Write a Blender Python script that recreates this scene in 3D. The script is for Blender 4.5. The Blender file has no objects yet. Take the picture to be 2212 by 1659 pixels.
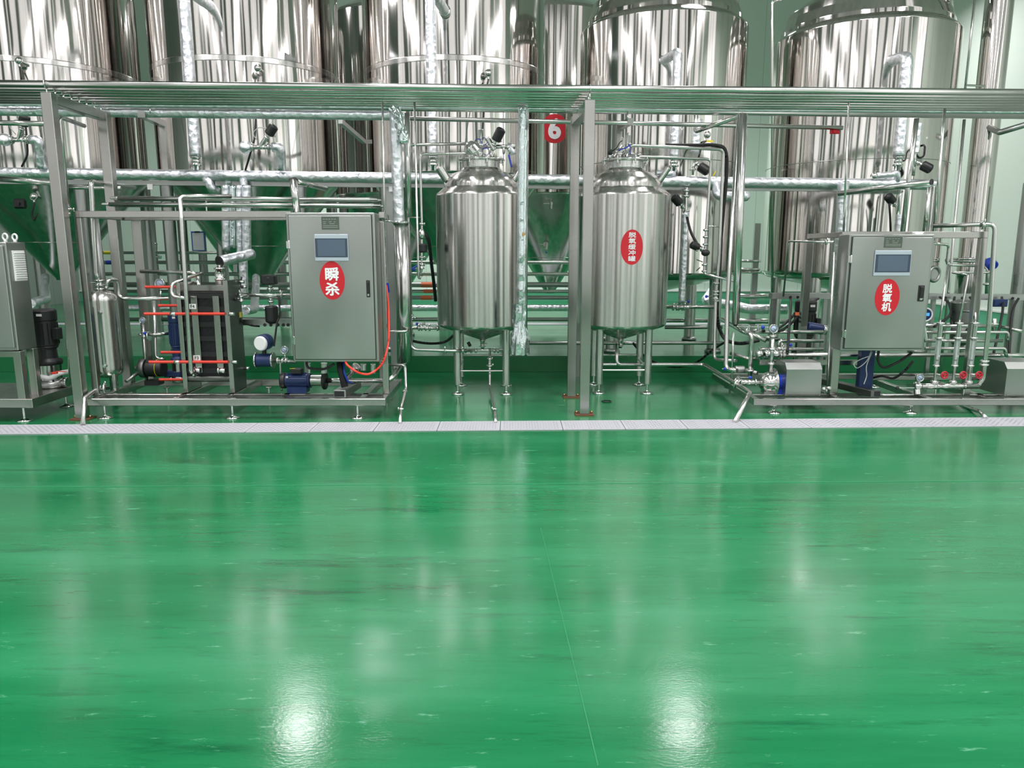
import bpy, math, random
from mathutils import Vector, Matrix, noise
random.seed(7)
rad = math.radians
SC = bpy.context.scene
COL = SC.collection

# ------------------------------------------------------------ camera
F = 1600.0; TILT = rad(10.3); CH = 1.5            # focal length in px of a 2212 px wide frame, tilt down, eye height
cd = bpy.data.cameras.new('camera'); cam = bpy.data.objects.new('camera', cd); COL.objects.link(cam)
cd.sensor_fit = 'HORIZONTAL'; cd.sensor_width = 36.0; cd.lens = 36.0 * F / 2212.0
cd.clip_start = 0.05; cd.clip_end = 200
cam.location = (0, 0, CH); cam.rotation_euler = (math.pi/2 - TILT, 0, 0)
SC.camera = cam
# ------------------------------------------------------------ world, exposure
wd = bpy.data.worlds.new('world'); SC.world = wd; wd.use_nodes = True
wd.node_tree.nodes['Background'].inputs[0].default_value = (0.75, 0.85, 0.9, 1)
wd.node_tree.nodes['Background'].inputs[1].default_value = 0.3
vs = SC.view_settings
vs.view_transform = 'Standard'; vs.look = 'None'; vs.gamma = 1.0; vs.use_curve_mapping = False
vs.exposure = 0.22
# ------------------------------------------------------------ ceiling lamps: (x, y, power)
CEIL = 11.0
LAMPS = [(-2.88, 9.15, 4.95, 22), (2.35, 9.2, 4.95, 22), (-5.8, 15.6, 6.12, 150), (6.6, 13.6, 6.12, 95), (1.0, 16.8, 6.12, 150), (-2.4, 16.4, 6.12, 150),
         (-0.3, 11.9, 6.12, 70), (-2.4, 12.1, 6.12, 60), (-4.9, 12.1, 6.12, 60), (3.3, 12.6, 6.12, 70),  # unseen lamps added between the tank rows to brighten the dim numbered tank
         (-6.4, 4.6, 6.12, 150), (-2.1, 4.4, 6.12, 170), (2.2, 4.4, 6.12, 170), (6.2, 4.6, 6.12, 150),
         (-6.2, 0.2, 6.12, 75), (-2.1, -0.2, 6.12, 85), (2.2, -0.2, 6.12, 85), (6.2, 0.2, 6.12, 75),
         (-4.5, -3.6, 6.12, 45), (0.2, -3.6, 6.12, 45), (4.7, -3.6, 6.12, 45)]
LIGHTS = []
for (x, y, z, pw) in LAMPS:
    ld = bpy.data.lights.new('ceiling_lamp_light', 'AREA')
    if y < 8: ld.shape = 'RECTANGLE'; ld.size = 0.22; ld.size_y = 3.2        # long fixtures over the aisle
    else: ld.shape = 'DISK'; ld.size = 0.5 if y < 10 else 0.42
    ld.energy = pw; ld.color = (1.0, 0.97, 0.985); ld.spread = rad(165)
    lo = bpy.data.objects.new('ceiling_lamp_light', ld); COL.objects.link(lo); lo.location = (x, y, z); LIGHTS.append(lo)

def P(x, y, Y):                                   # point of the room seen at frame position x, y standing at distance Y
    a = (x - 1106.0) / F; b = (829.5 - y) / F
    d = Vector((a, math.cos(TILT) + b*math.sin(TILT), -math.sin(TILT) + b*math.cos(TILT)))
    return Vector((0, 0, CH)) + d * (Y / d.y)
def G(x, y, z=0.0):                               # same, standing on the level z
    a = (x - 1106.0) / F; b = (829.5 - y) / F
    d = Vector((a, math.cos(TILT) + b*math.sin(TILT), -math.sin(TILT) + b*math.cos(TILT)))
    return Vector((0, 0, CH)) + d * ((z - CH) / d.z)
def PP(Y, *pts):
    return [P(p[0], p[1], p[2] if len(p) > 2 else Y) for p in pts]
def pxr(w, Y): return w * Y / F / 2.0              # radius of something w px wide at distance Y

# ------------------------------------------------------------ materials
def nodes_of(m):
    m.use_nodes = True; nt = m.node_tree; return nt, nt.nodes['Principled BSDF']
def mat(name, col, metal=0.0, rough=0.5, spec=0.5, emit=None, es=1.0, alpha=None, trans=None):
    m = bpy.data.materials.new(name); nt, b = nodes_of(m)
    b.inputs['Base Color'].default_value = (*col, 1); b.inputs['Metallic'].default_value = metal
    b.inputs['Roughness'].default_value = rough; b.inputs['Specular IOR Level'].default_value = spec
    if emit: b.inputs['Emission Color'].default_value = (*emit, 1); b.inputs['Emission Strength'].default_value = es
    if trans: b.inputs['Transmission Weight'].default_value = trans
    return m
def nd(nt, t, **kw):
    n = nt.nodes.new(t)
    for k, v in kw.items():
        if k in n.inputs.keys(): n.inputs[k].default_value = v
        else: setattr(n, k, v)
    return n
def coords(nt, scale, kind='Object'):
    tc = nd(nt, 'ShaderNodeTexCoord'); mp = nd(nt, 'ShaderNodeMapping'); mp.inputs['Scale'].default_value = scale
    nt.links.new(tc.outputs[kind], mp.inputs['Vector']); return mp.outputs['Vector']
def noise_tex(nt, scale, sc, detail=3.0, kind='Object', rough=0.5):
    n = nd(nt, 'ShaderNodeTexNoise'); n.inputs['Scale'].default_value = sc; n.inputs['Detail'].default_value = detail
    n.inputs['Roughness'].default_value = rough
    nt.links.new(coords(nt, scale, kind), n.inputs['Vector']); return n.outputs['Fac']
def ramp(nt, fac, stops):
    r = nd(nt, 'ShaderNodeValToRGB'); e = r.color_ramp.elements
    while len(e) < len(stops): e.new(0.5)
    for i, (p, c) in enumerate(stops):
        e[i].position = p; e[i].color = (*c, 1) if len(c) == 3 else c
    nt.links.new(fac, r.inputs['Fac']); return r.outputs['Color']
def maprange(nt, fac, a, b, c, d):
    r = nd(nt, 'ShaderNodeMapRange'); r.inputs['From Min'].default_value = a; r.inputs['From Max'].default_value = b
    r.inputs['To Min'].default_value = c; r.inputs['To Max'].default_value = d
    nt.links.new(fac, r.inputs['Value']); return r.outputs['Result']
def bump(nt, b, height, strength, dist):
    n = nd(nt, 'ShaderNodeBump'); n.inputs['Strength'].default_value = strength; n.inputs['Distance'].default_value = dist
    nt.links.new(height, n.inputs['Height']); nt.links.new(n.outputs['Normal'], b.inputs['Normal']); return n

def tank_steel(name, col, rough, aniso, bscale, bstr, bdist, varc=0.08):
    m = bpy.data.materials.new(name); nt, b = nodes_of(m)
    b.inputs['Metallic'].default_value = 1.0
    n = noise_tex(nt, (7, 7, 0.12), 3.0, 3.0)
    lo = tuple(c*(1-varc) for c in col); hi = tuple(min(1, c*(1+varc)) for c in col)
    nt.links.new(ramp(nt, n, [(0.3, lo), (0.7, hi)]), b.inputs['Base Color'])
    nt.links.new(maprange(nt, n, 0.3, 0.7, rough*0.75, rough*1.3), b.inputs['Roughness'])
    b.inputs['Anisotropic'].default_value = aniso; b.inputs['Anisotropic Rotation'].default_value = 0.25
    tg = nd(nt, 'ShaderNodeTangent'); tg.direction_type = 'RADIAL'; tg.axis = 'Z'
    nt.links.new(tg.outputs['Tangent'], b.inputs['Tangent'])
    w = noise_tex(nt, bscale, 1.0, 1.5)
    bump(nt, b, w, bstr, bdist)
    return m
M = {}
M['tank'] = tank_steel('polished_tank_steel', (0.67, 0.645, 0.62), 0.085, 0.6, (1.5, 1.5, 0.45), 0.5, 0.026)
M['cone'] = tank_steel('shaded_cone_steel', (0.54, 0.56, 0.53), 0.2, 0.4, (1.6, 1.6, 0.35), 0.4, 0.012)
M['vessel'] = tank_steel('brushed_vessel_steel', (0.60, 0.585, 0.565), 0.22, 0.75, (3.0, 3.0, 0.5), 0.3, 0.003, 0.14)
def steel(name, col, rough, bsc=None, bst=0.1, bd=0.002):
    m = bpy.data.materials.new(name); nt, b = nodes_of(m)
    b.inputs['Metallic'].default_value = 1.0
    n = noise_tex(nt, (2.5, 2.5, 1.5), 1.0, 1.0)
    nt.links.new(ramp(nt, n, [(0.3, tuple(c*0.88 for c in col)), (0.7, col)]), b.inputs['Base Color'])
    nt.links.new(maprange(nt, n, 0.3, 0.7, rough*0.8, rough*1.25), b.inputs['Roughness'])
    if bsc: bump(nt, b, noise_tex(nt, bsc, 1.0, 2.0), bst, bd)
    return m
M['tube'] = steel('stainless_tube', (0.68, 0.68, 0.66), 0.2)
M['bright'] = steel('bright_fitting_steel', (0.78, 0.78, 0.77), 0.14)
M['dull'] = steel('dull_pipe_steel', (0.46, 0.47, 0.46), 0.34)
M['beam'] = steel('brushed_beam_steel', (0.50, 0.49, 0.47), 0.24)
M['sheet'] = steel('brushed_sheet_steel', (0.46, 0.475, 0.46), 0.33, (60, 60, 2), 0.06)
M['darksteel'] = steel('dark_plate_steel', (0.20, 0.21, 0.20), 0.4)
def foil(name, col, rough, st, dist, sc):
    m = bpy.data.materials.new(name); nt, b = nodes_of(m)
    b.inputs['Metallic'].default_value = 0.92; b.inputs['Base Color'].default_value = (*col, 1); b.inputs['Roughness'].default_value = rough
    v = nd(nt, 'ShaderNodeTexVoronoi'); v.feature = 'F1'; v.inputs['Scale'].default_value = sc
    nt.links.new(coords(nt, (1, 1, 1)), v.inputs['Vector'])
    n = noise_tex(nt, (1, 1, 1), sc*1.2, 4.0)
    mx = nd(nt, 'ShaderNodeMath', operation='ADD'); nt.links.new(v.outputs['Distance'], mx.inputs[0]); nt.links.new(n, mx.inputs[1])
    bump(nt, b, mx.outputs[0], st, dist); return m
M['foil'] = foil('aluminium_foil_wrap', (0.86, 0.88, 0.93), 0.38, 0.75, 0.012, 16)
M['wrap'] = foil('glossy_film_wrap', (0.70, 0.80, 0.80), 0.10, 0.6, 0.010, 9)
M['black'] = mat('black_plastic', (0.012, 0.013, 0.014), 0, 0.42)
M['rubber'] = mat('black_rubber', (0.010, 0.010, 0.011), 0, 0.55)
M['plate'] = mat('dark_exchanger_plates', (0.035, 0.036, 0.040), 0.6, 0.45)
M['blue'] = mat('blue_plastic', (0.010, 0.045, 0.42), 0, 0.35)
M['navy'] = mat('navy_enamel', (0.012, 0.03, 0.11), 0.1, 0.35)
M['red'] = mat('red_rod_paint', (0.72, 0.05, 0.03), 0, 0.35)
M['redhose'] = mat('red_plastic_hose', (0.90, 0.05, 0.03), 0, 0.3)
M['wheelred'] = mat('red_handwheel_paint', (0.42, 0.012, 0.025), 0, 0.35)
M['sticker'] = mat('red_vinyl', (0.56, 0.012, 0.024), 0, 0.35)
M['white'] = mat('white_plastic', (0.80, 0.80, 0.80), 0, 0.4)
M['whitevinyl'] = mat('white_vinyl', (0.85, 0.85, 0.87), 0, 0.4)
M['bezel'] = mat('silver_grey_bezel', (0.42, 0.48, 0.54), 0.1, 0.35)
M['screen'] = mat('blank_touch_screen', (0.085, 0.12, 0.17), 0, 0.18)
M['screen2'] = mat('screen_border', (0.045, 0.065, 0.10), 0, 0.2)
M['nameplate'] = mat('etched_nameplate', (0.10, 0.12, 0.10), 0.4, 0.4)
M['etch'] = mat('nameplate_etching', (0.30, 0.34, 0.30), 0.4, 0.4)
M['yellow'] = mat('yellow_tag', (0.75, 0.62, 0.02), 0, 0.45)
M['orange'] = mat('orange_tape', (0.85, 0.20, 0.08), 0, 0.45)
M['dial'] = mat('gauge_dial', (0.42, 0.52, 0.66), 0, 0.3)
M['blueglow'] = mat('meter_display', (0.05, 0.25, 0.6), 0, 0.3, emit=(0.1, 0.45, 0.9), es=0.6)
M['cord'] = mat('grey_wire', (0.45, 0.46, 0.45), 0, 0.5)
M['board'] = mat('blue_clipboard', (0.02, 0.12, 0.55), 0, 0.4)
M['paper'] = mat('paper_sheet', (0.75, 0.78, 0.82), 0, 0.6)
M['glass'] = mat('sight_glass', (0.85, 0.92, 0.90), 0.0, 0.05, trans=0.85)
M['brass'] = mat('brass_fitting', (0.60, 0.38, 0.16), 1.0, 0.3)
M['gap'] = mat('shadow_gap_seal', (0.03, 0.035, 0.035), 0, 0.6)
M['rust'] = mat('rusty_anchor_plate', (0.16, 0.07, 0.04), 0.3, 0.7)

def floor_mat(name, base, light, dark, rlo, rhi):
    m = bpy.data.materials.new(name); nt, b = nodes_of(m)
    n1 = noise_tex(nt, (0.10, 0.9, 1), 3.0, 6.0, rough=0.62)        # long rolled streaks across the hall
    n2 = noise_tex(nt, (0.5, 0.6, 1), 1.3, 3.0)
    n3 = noise_tex(nt, (0.6, 6.0, 1), 4.0, 6.0, rough=0.7)
    c1 = ramp(nt, n1, [(0.30, dark), (0.52, base), (0.72, light)])
    c2 = ramp(nt, n3, [(0.30, tuple(c*0.55 for c in dark)), (0.44, (1, 1, 1)), (0.62, (1, 1, 1)), (0.80, (1.0, 1.0, 1.0))])
    mx = nd(nt, 'ShaderNodeMixRGB'); mx.blend_type = 'MULTIPLY'; mx.inputs[0].default_value = 0.3
    nt.links.new(c1, mx.inputs[1]); nt.links.new(c2, mx.inputs[2])
    # dark wheel and shoe smears
    n5 = noise_tex(nt, (0.35, 2.6, 1), 2.2, 7.0, rough=0.72)
    sm = ramp(nt, n5, [(0.33, (0.45, 0.55, 0.55)), (0.43, (1, 1, 1)), (0.6, (1, 1, 1)), (0.72, (1, 1, 1))])
    mx3 = nd(nt, 'ShaderNodeMixRGB'); mx3.blend_type = 'MULTIPLY'; mx3.inputs[0].default_value = 0.85
    nt.links.new(mx.outputs[0], mx3.inputs[1]); nt.links.new(sm, mx3.inputs[2])
    # pale scuffs and scratches
    n4 = noise_tex(nt, (1.2, 6.0, 1), 4.0, 9.0, rough=0.78)
    sc = ramp(nt, n4, [(0.60, (0, 0, 0)), (0.68, (1, 1, 1))])
    mx2 = nd(nt, 'ShaderNodeMixRGB'); nt.links.new(mx3.outputs[0], mx2.inputs[1]); mx2.inputs[2].default_value = (0.20, 0.50, 0.34, 1)
    ml = nd(nt, 'ShaderNodeMath', operation='MULTIPLY'); nt.links.new(sc, ml.inputs[0]); ml.inputs[1].default_value = 0.6
    nt.links.new(ml.outputs[0], mx2.inputs[0])
    nt.links.new(mx2.outputs[0], b.inputs['Base Color'])
    ad = nd(nt, 'ShaderNodeMath', operation='ADD'); nt.links.new(n2, ad.inputs[0]); nt.links.new(n1, ad.inputs[1])
    nt.links.new(maprange(nt, ad.outputs[0], 0.7, 1.3, rlo, rhi), b.inputs['Roughness'])
    b.inputs['Specular IOR Level'].default_value = 0.6
    hb = noise_tex(nt, (1.2, 2.5, 1), 1.6, 4.0)
    bn = bump(nt, b, hb, 0.10, 0.012)
    fb = nd(nt, 'ShaderNodeBump'); fb.inputs['Strength'].default_value = 0.25; fb.inputs['Distance'].default_value = 0.0012
    nt.links.new(noise_tex(nt, (1, 2.2, 1), 55.0, 3.0), fb.inputs['Height']); nt.links.new(fb.outputs['Normal'], bn.inputs['Normal'])
    return m
M['floor'] = floor_mat('green_epoxy_floor', (0.010, 0.180, 0.064), (0.022, 0.225, 0.092), (0.006, 0.135, 0.045), 0.10, 0.24)
M['seam'] = mat('floor_seam_green', (0.022, 0.22, 0.09), 0, 0.3)
M['curb'] = mat('green_epoxy_curb', (0.008, 0.16, 0.05), 0, 0.3)
def panel_mat(name, col, groove, ax):
    m = bpy.data.materials.new(name); nt, b = nodes_of(m)
    sp = nd(nt, 'ShaderNodeSeparateXYZ'); nt.links.new(coords(nt, (1, 1, 1)), sp.inputs[0])
    md = nd(nt, 'ShaderNodeMath', operation='MODULO'); ab = nd(nt, 'ShaderNodeMath', operation='ADD'); ab.inputs[1].default_value = 60
    nt.links.new(sp.outputs[ax], ab.inputs[0]); nt.links.new(ab.outputs[0], md.inputs[0]); md.inputs[1].default_value = 1.18
    lt = nd(nt, 'ShaderNodeMath', operation='LESS_THAN'); nt.links.new(md.outputs[0], lt.inputs[0]); lt.inputs[1].default_value = 0.012
    mx = nd(nt, 'ShaderNodeMixRGB'); nt.links.new(lt.outputs[0], mx.inputs[0])
    mx.inputs[1].default_value = (*col, 1); mx.inputs[2].default_value = (*groove, 1)
    nt.links.new(mx.outputs[0], b.inputs['Base Color']); b.inputs['Roughness'].default_value = 0.38
    return m
M['wallx'] = panel_mat('pale_green_wall_panels', (0.60, 0.74, 0.65), (0.38, 0.50, 0.42), 'X')
M['wally'] = panel_mat('pale_side_wall_panels', (0.68, 0.76, 0.69), (0.45, 0.54, 0.48), 'Y')
M['wallw'] = panel_mat('grey_green_panels', (0.12, 0.19, 0.155), (0.08, 0.1, 0.09), 'X')
M['wallg'] = panel_mat('grey_green_side_panels', (0.20, 0.25, 0.22), (0.1, 0.12, 0.11), 'Y')
M['ceil'] = mat('ceiling_panels', (0.55, 0.52, 0.52), 0, 0.5)
M['daypane'] = mat('daylit_pane', (0.8, 0.8, 0.8), 0, 0.4, emit=(1.0, 0.95, 0.965), es=0.78)
M['darkdoor'] = mat('dark_green_roller_door', (0.05, 0.10, 0.08), 0, 0.5)
M['greenband'] = mat('green_wall_base', (0.10, 0.40, 0.24), 0, 0.35)
M['tread'] = mat('treadplate_sheet', (0.47, 0.47, 0.51), 0.0, 0.45)
M['treadbar'] = mat('treadplate_pattern', (0.25, 0.26, 0.31), 0.1, 0.45)
M['lamp'] = mat('lamp_housing', (0.3, 0.3, 0.3), 0.5, 0.4)

# ------------------------------------------------------------ mesh builder
class MB:
    def __init__(s): s.v = []; s.f = []; s.sm = []
    def add(s, vs, fs, smooth=True):
        o = len(s.v); s.v += [Vector(v) for v in vs]
        for f in fs: s.f.append([i + o for i in f]); s.sm.append(smooth)
        return s
    def box(s, c, d, rot=None, bev=0.0):
        x, y, z = d[0]/2, d[1]/2, d[2]/2
        R = rot or Matrix.Identity(3)
        c = Vector(c)
        if bev <= 0:
            vs = [c + R @ Vector((sx*x, sy*y, sz*z)) for sz in (-1, 1) for sy in (-1, 1) for sx in (-1, 1)]
            return s.add(vs, [(0,2,3,1), (4,5,7,6), (0,1,5,4), (2,6,7,3), (0,4,6,2), (1,3,7,5)], False)
        b = min(bev, x*0.9, y*0.9, z*0.9)
        vs = []; idx = {}
        for sx in (-1, 1):
            for sy in (-1, 1):
                for sz in (-1, 1):
                    for k in range(3):
                        p = [sx*x, sy*y, sz*z]
                        for j in range(3):
                            if j != k: p[j] -= (sx, sy, sz)[j]*b
                        idx[(sx, sy, sz, k)] = len(vs); vs.append(c + R @ Vector(p))
        fs = []
        for k in range(3):
            u, w = (k+1) % 3, (k+2) % 3
            for sg in (-1, 1):
                q = []
                for (a, e) in ((-1,-1), (1,-1), (1,1), (-1,1)):
                    t = [0, 0, 0]; t[k] = sg; t[u] = a; t[w] = e; q.append(idx[(*t, k)])
                fs.append(q if sg > 0 else q[::-1])
        for k in range(3):
            u, w = (k+1) % 3, (k+2) % 3
            for a in (-1, 1):
                for e in (-1, 1):
                    t0 = [0,0,0]; t1 = [0,0,0]; t0[u] = t1[u] = a; t0[w] = t1[w] = e; t0[k] = -1; t1[k] = 1
                    q = [idx[(*t0, u)], idx[(*t1, u)], idx[(*t1, w)], idx[(*t0, w)]]
                    fs.append(q if a*e < 0 else q[::-1])
        for sx in (-1, 1):
            for sy in (-1, 1):
                for sz in (-1, 1):
                    q = [idx[(sx, sy, sz, k)] for k in range(3)]
                    fs.append(q if sx*sy*sz > 0 else q[::-1])
        return s.add(vs, fs, False)
    def bar(s, p0, p1, w, h, up=Vector((0, 0, 1)), bev=0.0):       # square tube from p0 to p1
        p0, p1 = Vector(p0), Vector(p1); d = (p1 - p0); L = d.length; d.normalize()
        if abs(d.dot(up)) > 0.98: up = Vector((0, 1, 0))
        x = up.cross(d).normalized(); z = d.cross(x).normalized()
        R = Matrix((x, d, z)).transposed()
        return s.box((p0 + p1)/2, (w, L, h), R, bev)
    def lathe(s, prof, c=(0, 0, 0), axis=(0, 0, 1), seg=32, smooth=True, closed=False):   # prof: (r, h) pairs
        c = Vector(c); a = Vector(axis).normalized()
        t = Vector((1, 0, 0)) if abs(a.x) < 0.9 else Vector((0, 1, 0))
        u = (t - a*t.dot(a)).normalized(); w = a.cross(u)
        if smooth:                                        # holding loops keep long walls straight
            q = [prof[0]]
            for (r0, h0), (r1, h1) in zip(prof, prof[1:]):
                L = math.hypot(r1-r0, h1-h0)
                if L > 0.06:
                    e = min(0.006, L*0.1)/L
                    q += [(r0+(r1-r0)*e, h0+(h1-h0)*e), (r1-(r1-r0)*e, h1-(h1-h0)*e)]
                q.append((r1, h1))
            prof = q
        vs = []; n = len(prof)
        for (r, h) in prof:
            for k in range(seg):
                an = 2*math.pi*k/seg; vs.append(c + a*h + (u*math.cos(an) + w*math.sin(an))*r)
        fs = []
        for i in range(n-1):
            for k in range(seg):
                k2 = (k+1) % seg; fs.append((i*seg+k, i*seg+k2, (i+1)*seg+k2, (i+1)*seg+k))
        s.add(vs, fs, smooth)
        o = len(s.v) - len(vs)
        if not closed:
            if prof[0][0] > 1e-5: s.f.append([o+k for k in range(seg)][::-1]); s.sm.append(False)
            if prof[-1][0] > 1e-5: s.f.append([o+(n-1)*seg+k for k in range(seg)]); s.sm.append(False)
        return s
    def cyl(s, p0, p1, r, r1=None, seg=20, bev=0.0):
        p0, p1 = Vector(p0), Vector(p1); d = p1 - p0; L = d.length; r1 = r if r1 is None else r1
        if bev > 0: pr = [(r-bev, 0), (r, bev), (r1, L-bev), (r1-bev, L)]
        else: pr = [(r, 0), (r1, L)]
        return s.lathe(pr, p0, d, seg)
    def ball(s, c, r, seg=16, sq=1.0):
        n = seg//2
        return s.lathe([(max(1e-6, r*math.sin(math.pi*i/n)), -r*sq*math.cos(math.pi*i/n)) for i in range(n+1)], c, (0, 0, 1), seg)
    def ring(s, c, axis, R, r, seg=28, rs=8):
        pr = [(R + r*math.cos(2*math.pi*i/rs), r*math.sin(2*math.pi*i/rs)) for i in range(rs+1)]
        return s.lathe(pr, c, axis, seg, True, True)
    def tube(s, pts, r, seg=14, bend=None, jit=0.0, step=None, cap=True):
        pts = [Vector(p) for p in pts]; bend = r*2.6 if bend is None else bend
        q = [pts[0]]
        for i in range(1, len(pts)-1):
            a, b, c = pts[i-1], pts[i], pts[i+1]
            d0 = (a-b); d1 = (c-b); l0, l1 = d0.length, d1.length
            if l0 < 1e-5 or l1 < 1e-5: continue
            d0.normalize(); d1.normalize(); ang = d0.angle(d1)
            if ang > math.pi - 0.05: q.append(b); continue
            t = min(bend/math.tan(ang/2), l0*0.48, l1*0.48)
            n = max(2, int((math.pi-ang)/0.26))
            A, B = b + d0*t, b + d1*t
            for k in range(n+1):
                u = k/n; q.append(A*(1-u)**2 + b*2*u*(1-u) + B*u*u)
        q.append(pts[-1])
        if step:
            z = [q[0]]
            for a, b in zip(q, q[1:]):
                n = max(1, int((b-a).length/step))
                for k in range(1, n+1): z.append(a.lerp(b, k/n))
            q = z
        d = (q[1]-q[0]).normalized(); up = Vector((0, 0, 1)) if abs(d.z) < 0.9 else Vector((0, 1, 0))
        x = up.cross(d).normalized(); vs = []; nq = len(q)
        for i, p in enumerate(q):
            if i == 0: t = (q[1]-q[0])
            elif i == nq-1: t = (q[-1]-q[-2])
            else: t = (q[i+1]-q[i]).normalized() + (q[i]-q[i-1]).normalized()
            t.normalize(); x = (x - t*x.dot(t)).normalized(); y = t.cross(x)
            for k in range(seg):
                an = 2*math.pi*k/seg
                rr = r
                if jit: rr *= 1 + jit*noise.noise(Vector((p.x*14+3*math.cos(an), p.y*14+3*math.sin(an), p.z*14)))*1.6
                vs.append(p + (x*math.cos(an) + y*math.sin(an))*rr)
        fs = [(i*seg+k, i*seg+(k+1) % seg, (i+1)*seg+(k+1) % seg, (i+1)*seg+k) for i in range(nq-1) for k in range(seg)]
        o = len(s.v); s.add(vs, fs, True)
        if cap:
            s.f.append([o+k for k in range(seg)][::-1]); s.sm.append(False)
            s.f.append([o+(nq-1)*seg+k for k in range(seg)]); s.sm.append(False)
        return s

def tag(o, label=None, cat=None, group=None, kind=None):
    if label: o['label'] = label
    if cat: o['category'] = cat
    if group: o['group'] = group
    if kind: o['kind'] = kind
    return o
WL = {}                                             # world position of each parent
def wloc(o): return WL.get(o.name, Vector((0, 0, 0)))
def thing(name, label, cat, loc=(0, 0, 0), group=None):
    o = bpy.data.objects.new(name, None); o.empty_display_size = 0.1; COL.objects.link(o)
    o.location = loc; WL[o.name] = Vector(loc); tag(o, label, cat, group); return o
def obj(name, mb, m, parent=None, org=None, label=None):
    """link a mesh; its vertices are given in room coordinates"""
    base = wloc(parent) if parent else (Vector(org) if org is not None else Vector((0, 0, 0)))
    org = Vector(org) if org is not None else base
    me = bpy.data.meshes.new(name)
    me.from_pydata([tuple(v - org) for v in mb.v], [], mb.f)
    me.polygons.foreach_set('use_smooth', mb.sm); me.materials.append(m if not isinstance(m, str) else M[m]); me.update()
    o = bpy.data.objects.new(name, me); COL.objects.link(o)
    if parent: o.parent = parent; o.location = org - base
    else: o.location = org
    WL[o.name] = org
    if label: o['label'] = label
    return o
def single(name, mb, m, label, cat, group=None, org=None):
    if org is None:
        lo = Vector((min(v.x for v in mb.v), min(v.y for v in mb.v), min(v.z for v in mb.v)))
        hi = Vector((max(v.x for v in mb.v), max(v.y for v in mb.v), max(v.z for v in mb.v)))
        org = Vector(((lo.x+hi.x)/2, (lo.y+hi.y)/2, lo.z))
    o = obj(name, mb, m, None, org); tag(o, label, cat, group); return o
def struct(name, mb, m):
    o = obj(name, mb, m, None); o['kind'] = 'structure'; return o
def kids(o): return [c for c in bpy.data.objects if c.parent is o]
def dup(root, delta, label=None, group=None):
    r = root.copy(); COL.objects.link(r); r.location = root.location + Vector(delta); WL[r.name] = wloc(root) + Vector(delta)
    if label: r['label'] = label
    if group: r['group'] = group
    for ch in kids(root):
        c = ch.copy(); COL.objects.link(c); c.parent = r; WL[c.name] = wloc(ch) + Vector(delta)
        for g in kids(ch):
            d = g.copy(); COL.objects.link(d); d.parent = c
    return r
def text_mb(body, size, place, bold=0.0):
    """lettering as a thin mesh; place(x, z, d) -> room point, d = distance in front of its backing"""
    cu = bpy.data.curves.new('lettering', 'FONT'); cu.body = body; cu.size = size; cu.resolution_u = 4
    cu.align_x = 'CENTER'; cu.fill_mode = 'FRONT'
    o = bpy.data.objects.new('lettering', cu); COL.objects.link(o)
    bpy.context.view_layer.update()
    dg = bpy.context.evaluated_depsgraph_get(); me = bpy.data.meshes.new_from_object(o.evaluated_get(dg))
    xs = [v.co.x for v in me.vertices]; ys = [v.co.y for v in me.vertices]
    mb = MB()
    if xs:
        cx, cy = (min(xs)+max(xs))/2, (min(ys)+max(ys))/2; fs = [list(p.vertices) for p in me.polygons]
        offs = [(0, 0)] + ([(bold*math.cos(k*math.pi/4), bold*math.sin(k*math.pi/4)) for k in range(8)] if bold else [])
        for j, (dx, dy) in enumerate(offs):
            mb.add([place(v.co.x-cx+dx, v.co.y-cy+dy, j*0.0001) for v in me.vertices], fs, False)
    bpy.data.objects.remove(o); bpy.data.curves.remove(cu); bpy.data.meshes.remove(me)
    return mb

# ============================================================ THE HALL
X0, X1, Y0, Y1 = -11.0, 8.3, -5.8, 19.0
PLAT = 0.2; PY = 9.1
struct('floor', MB().box(((X0+X1)/2, (Y0+Y1)/2, -0.1), (X1-X0, Y1-Y0, 0.2)), 'floor')
pl = MB().box(((X0+X1)/2, (PY+Y1)/2, PLAT/2+0.0005), (X1-X0, Y1-PY, PLAT-0.001))
struct('floor_platform', pl, 'floor')
struct('trim_1', MB().box(((X0+X1)/2, PY-0.006, PLAT/2-0.004), (X1-X0, 0.012, PLAT-0.012)), 'curb')
struct('wall_back', MB().box(((X0+X1)/2, Y1+0.1, CEIL/2), (X1-X0, 0.2, CEIL)), 'wallx')
struct('wall_right', MB().box((X1+0.1, (Y0+Y1)/2, CEIL/2), (0.2, Y1-Y0, CEIL)), 'wally')
struct('wall_left', MB().box((X0-0.1, (Y0+Y1)/2, CEIL/2), (0.2, Y1-Y0, CEIL)), 'wallg')
struct('wall_front', MB().box(((X0+X1)/2, Y0-0.1, CEIL/2), (X1-X0, 0.2, CEIL)), 'wallw')
struct('ceiling', MB().box(((X0+X1)/2, (Y0+Y1)/2, CEIL+0.1), (X1-X0, Y1-Y0, 0.2)), 'ceil')
struct('baseboard_back', MB().box(((X0+X1)/2, Y1-0.02, PLAT+0.12), (X1-X0, 0.04, 0.24)), 'greenband')
struct('baseboard_right', MB().box((X1-0.02, (PY+Y1)/2, PLAT+0.12), (0.04, Y1-PY, 0.24)), 'greenband')
struct('trim_2', MB().box(((X0+X1)/2, Y1-0.03, PLAT+0.26), (X1-X0, 0.06, 0.03)), 'white')
struct('trim_3', MB().box((X1-0.03, (PY+Y1)/2, PLAT+0.26), (0.06, Y1-PY, 0.03)), 'white')
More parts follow.
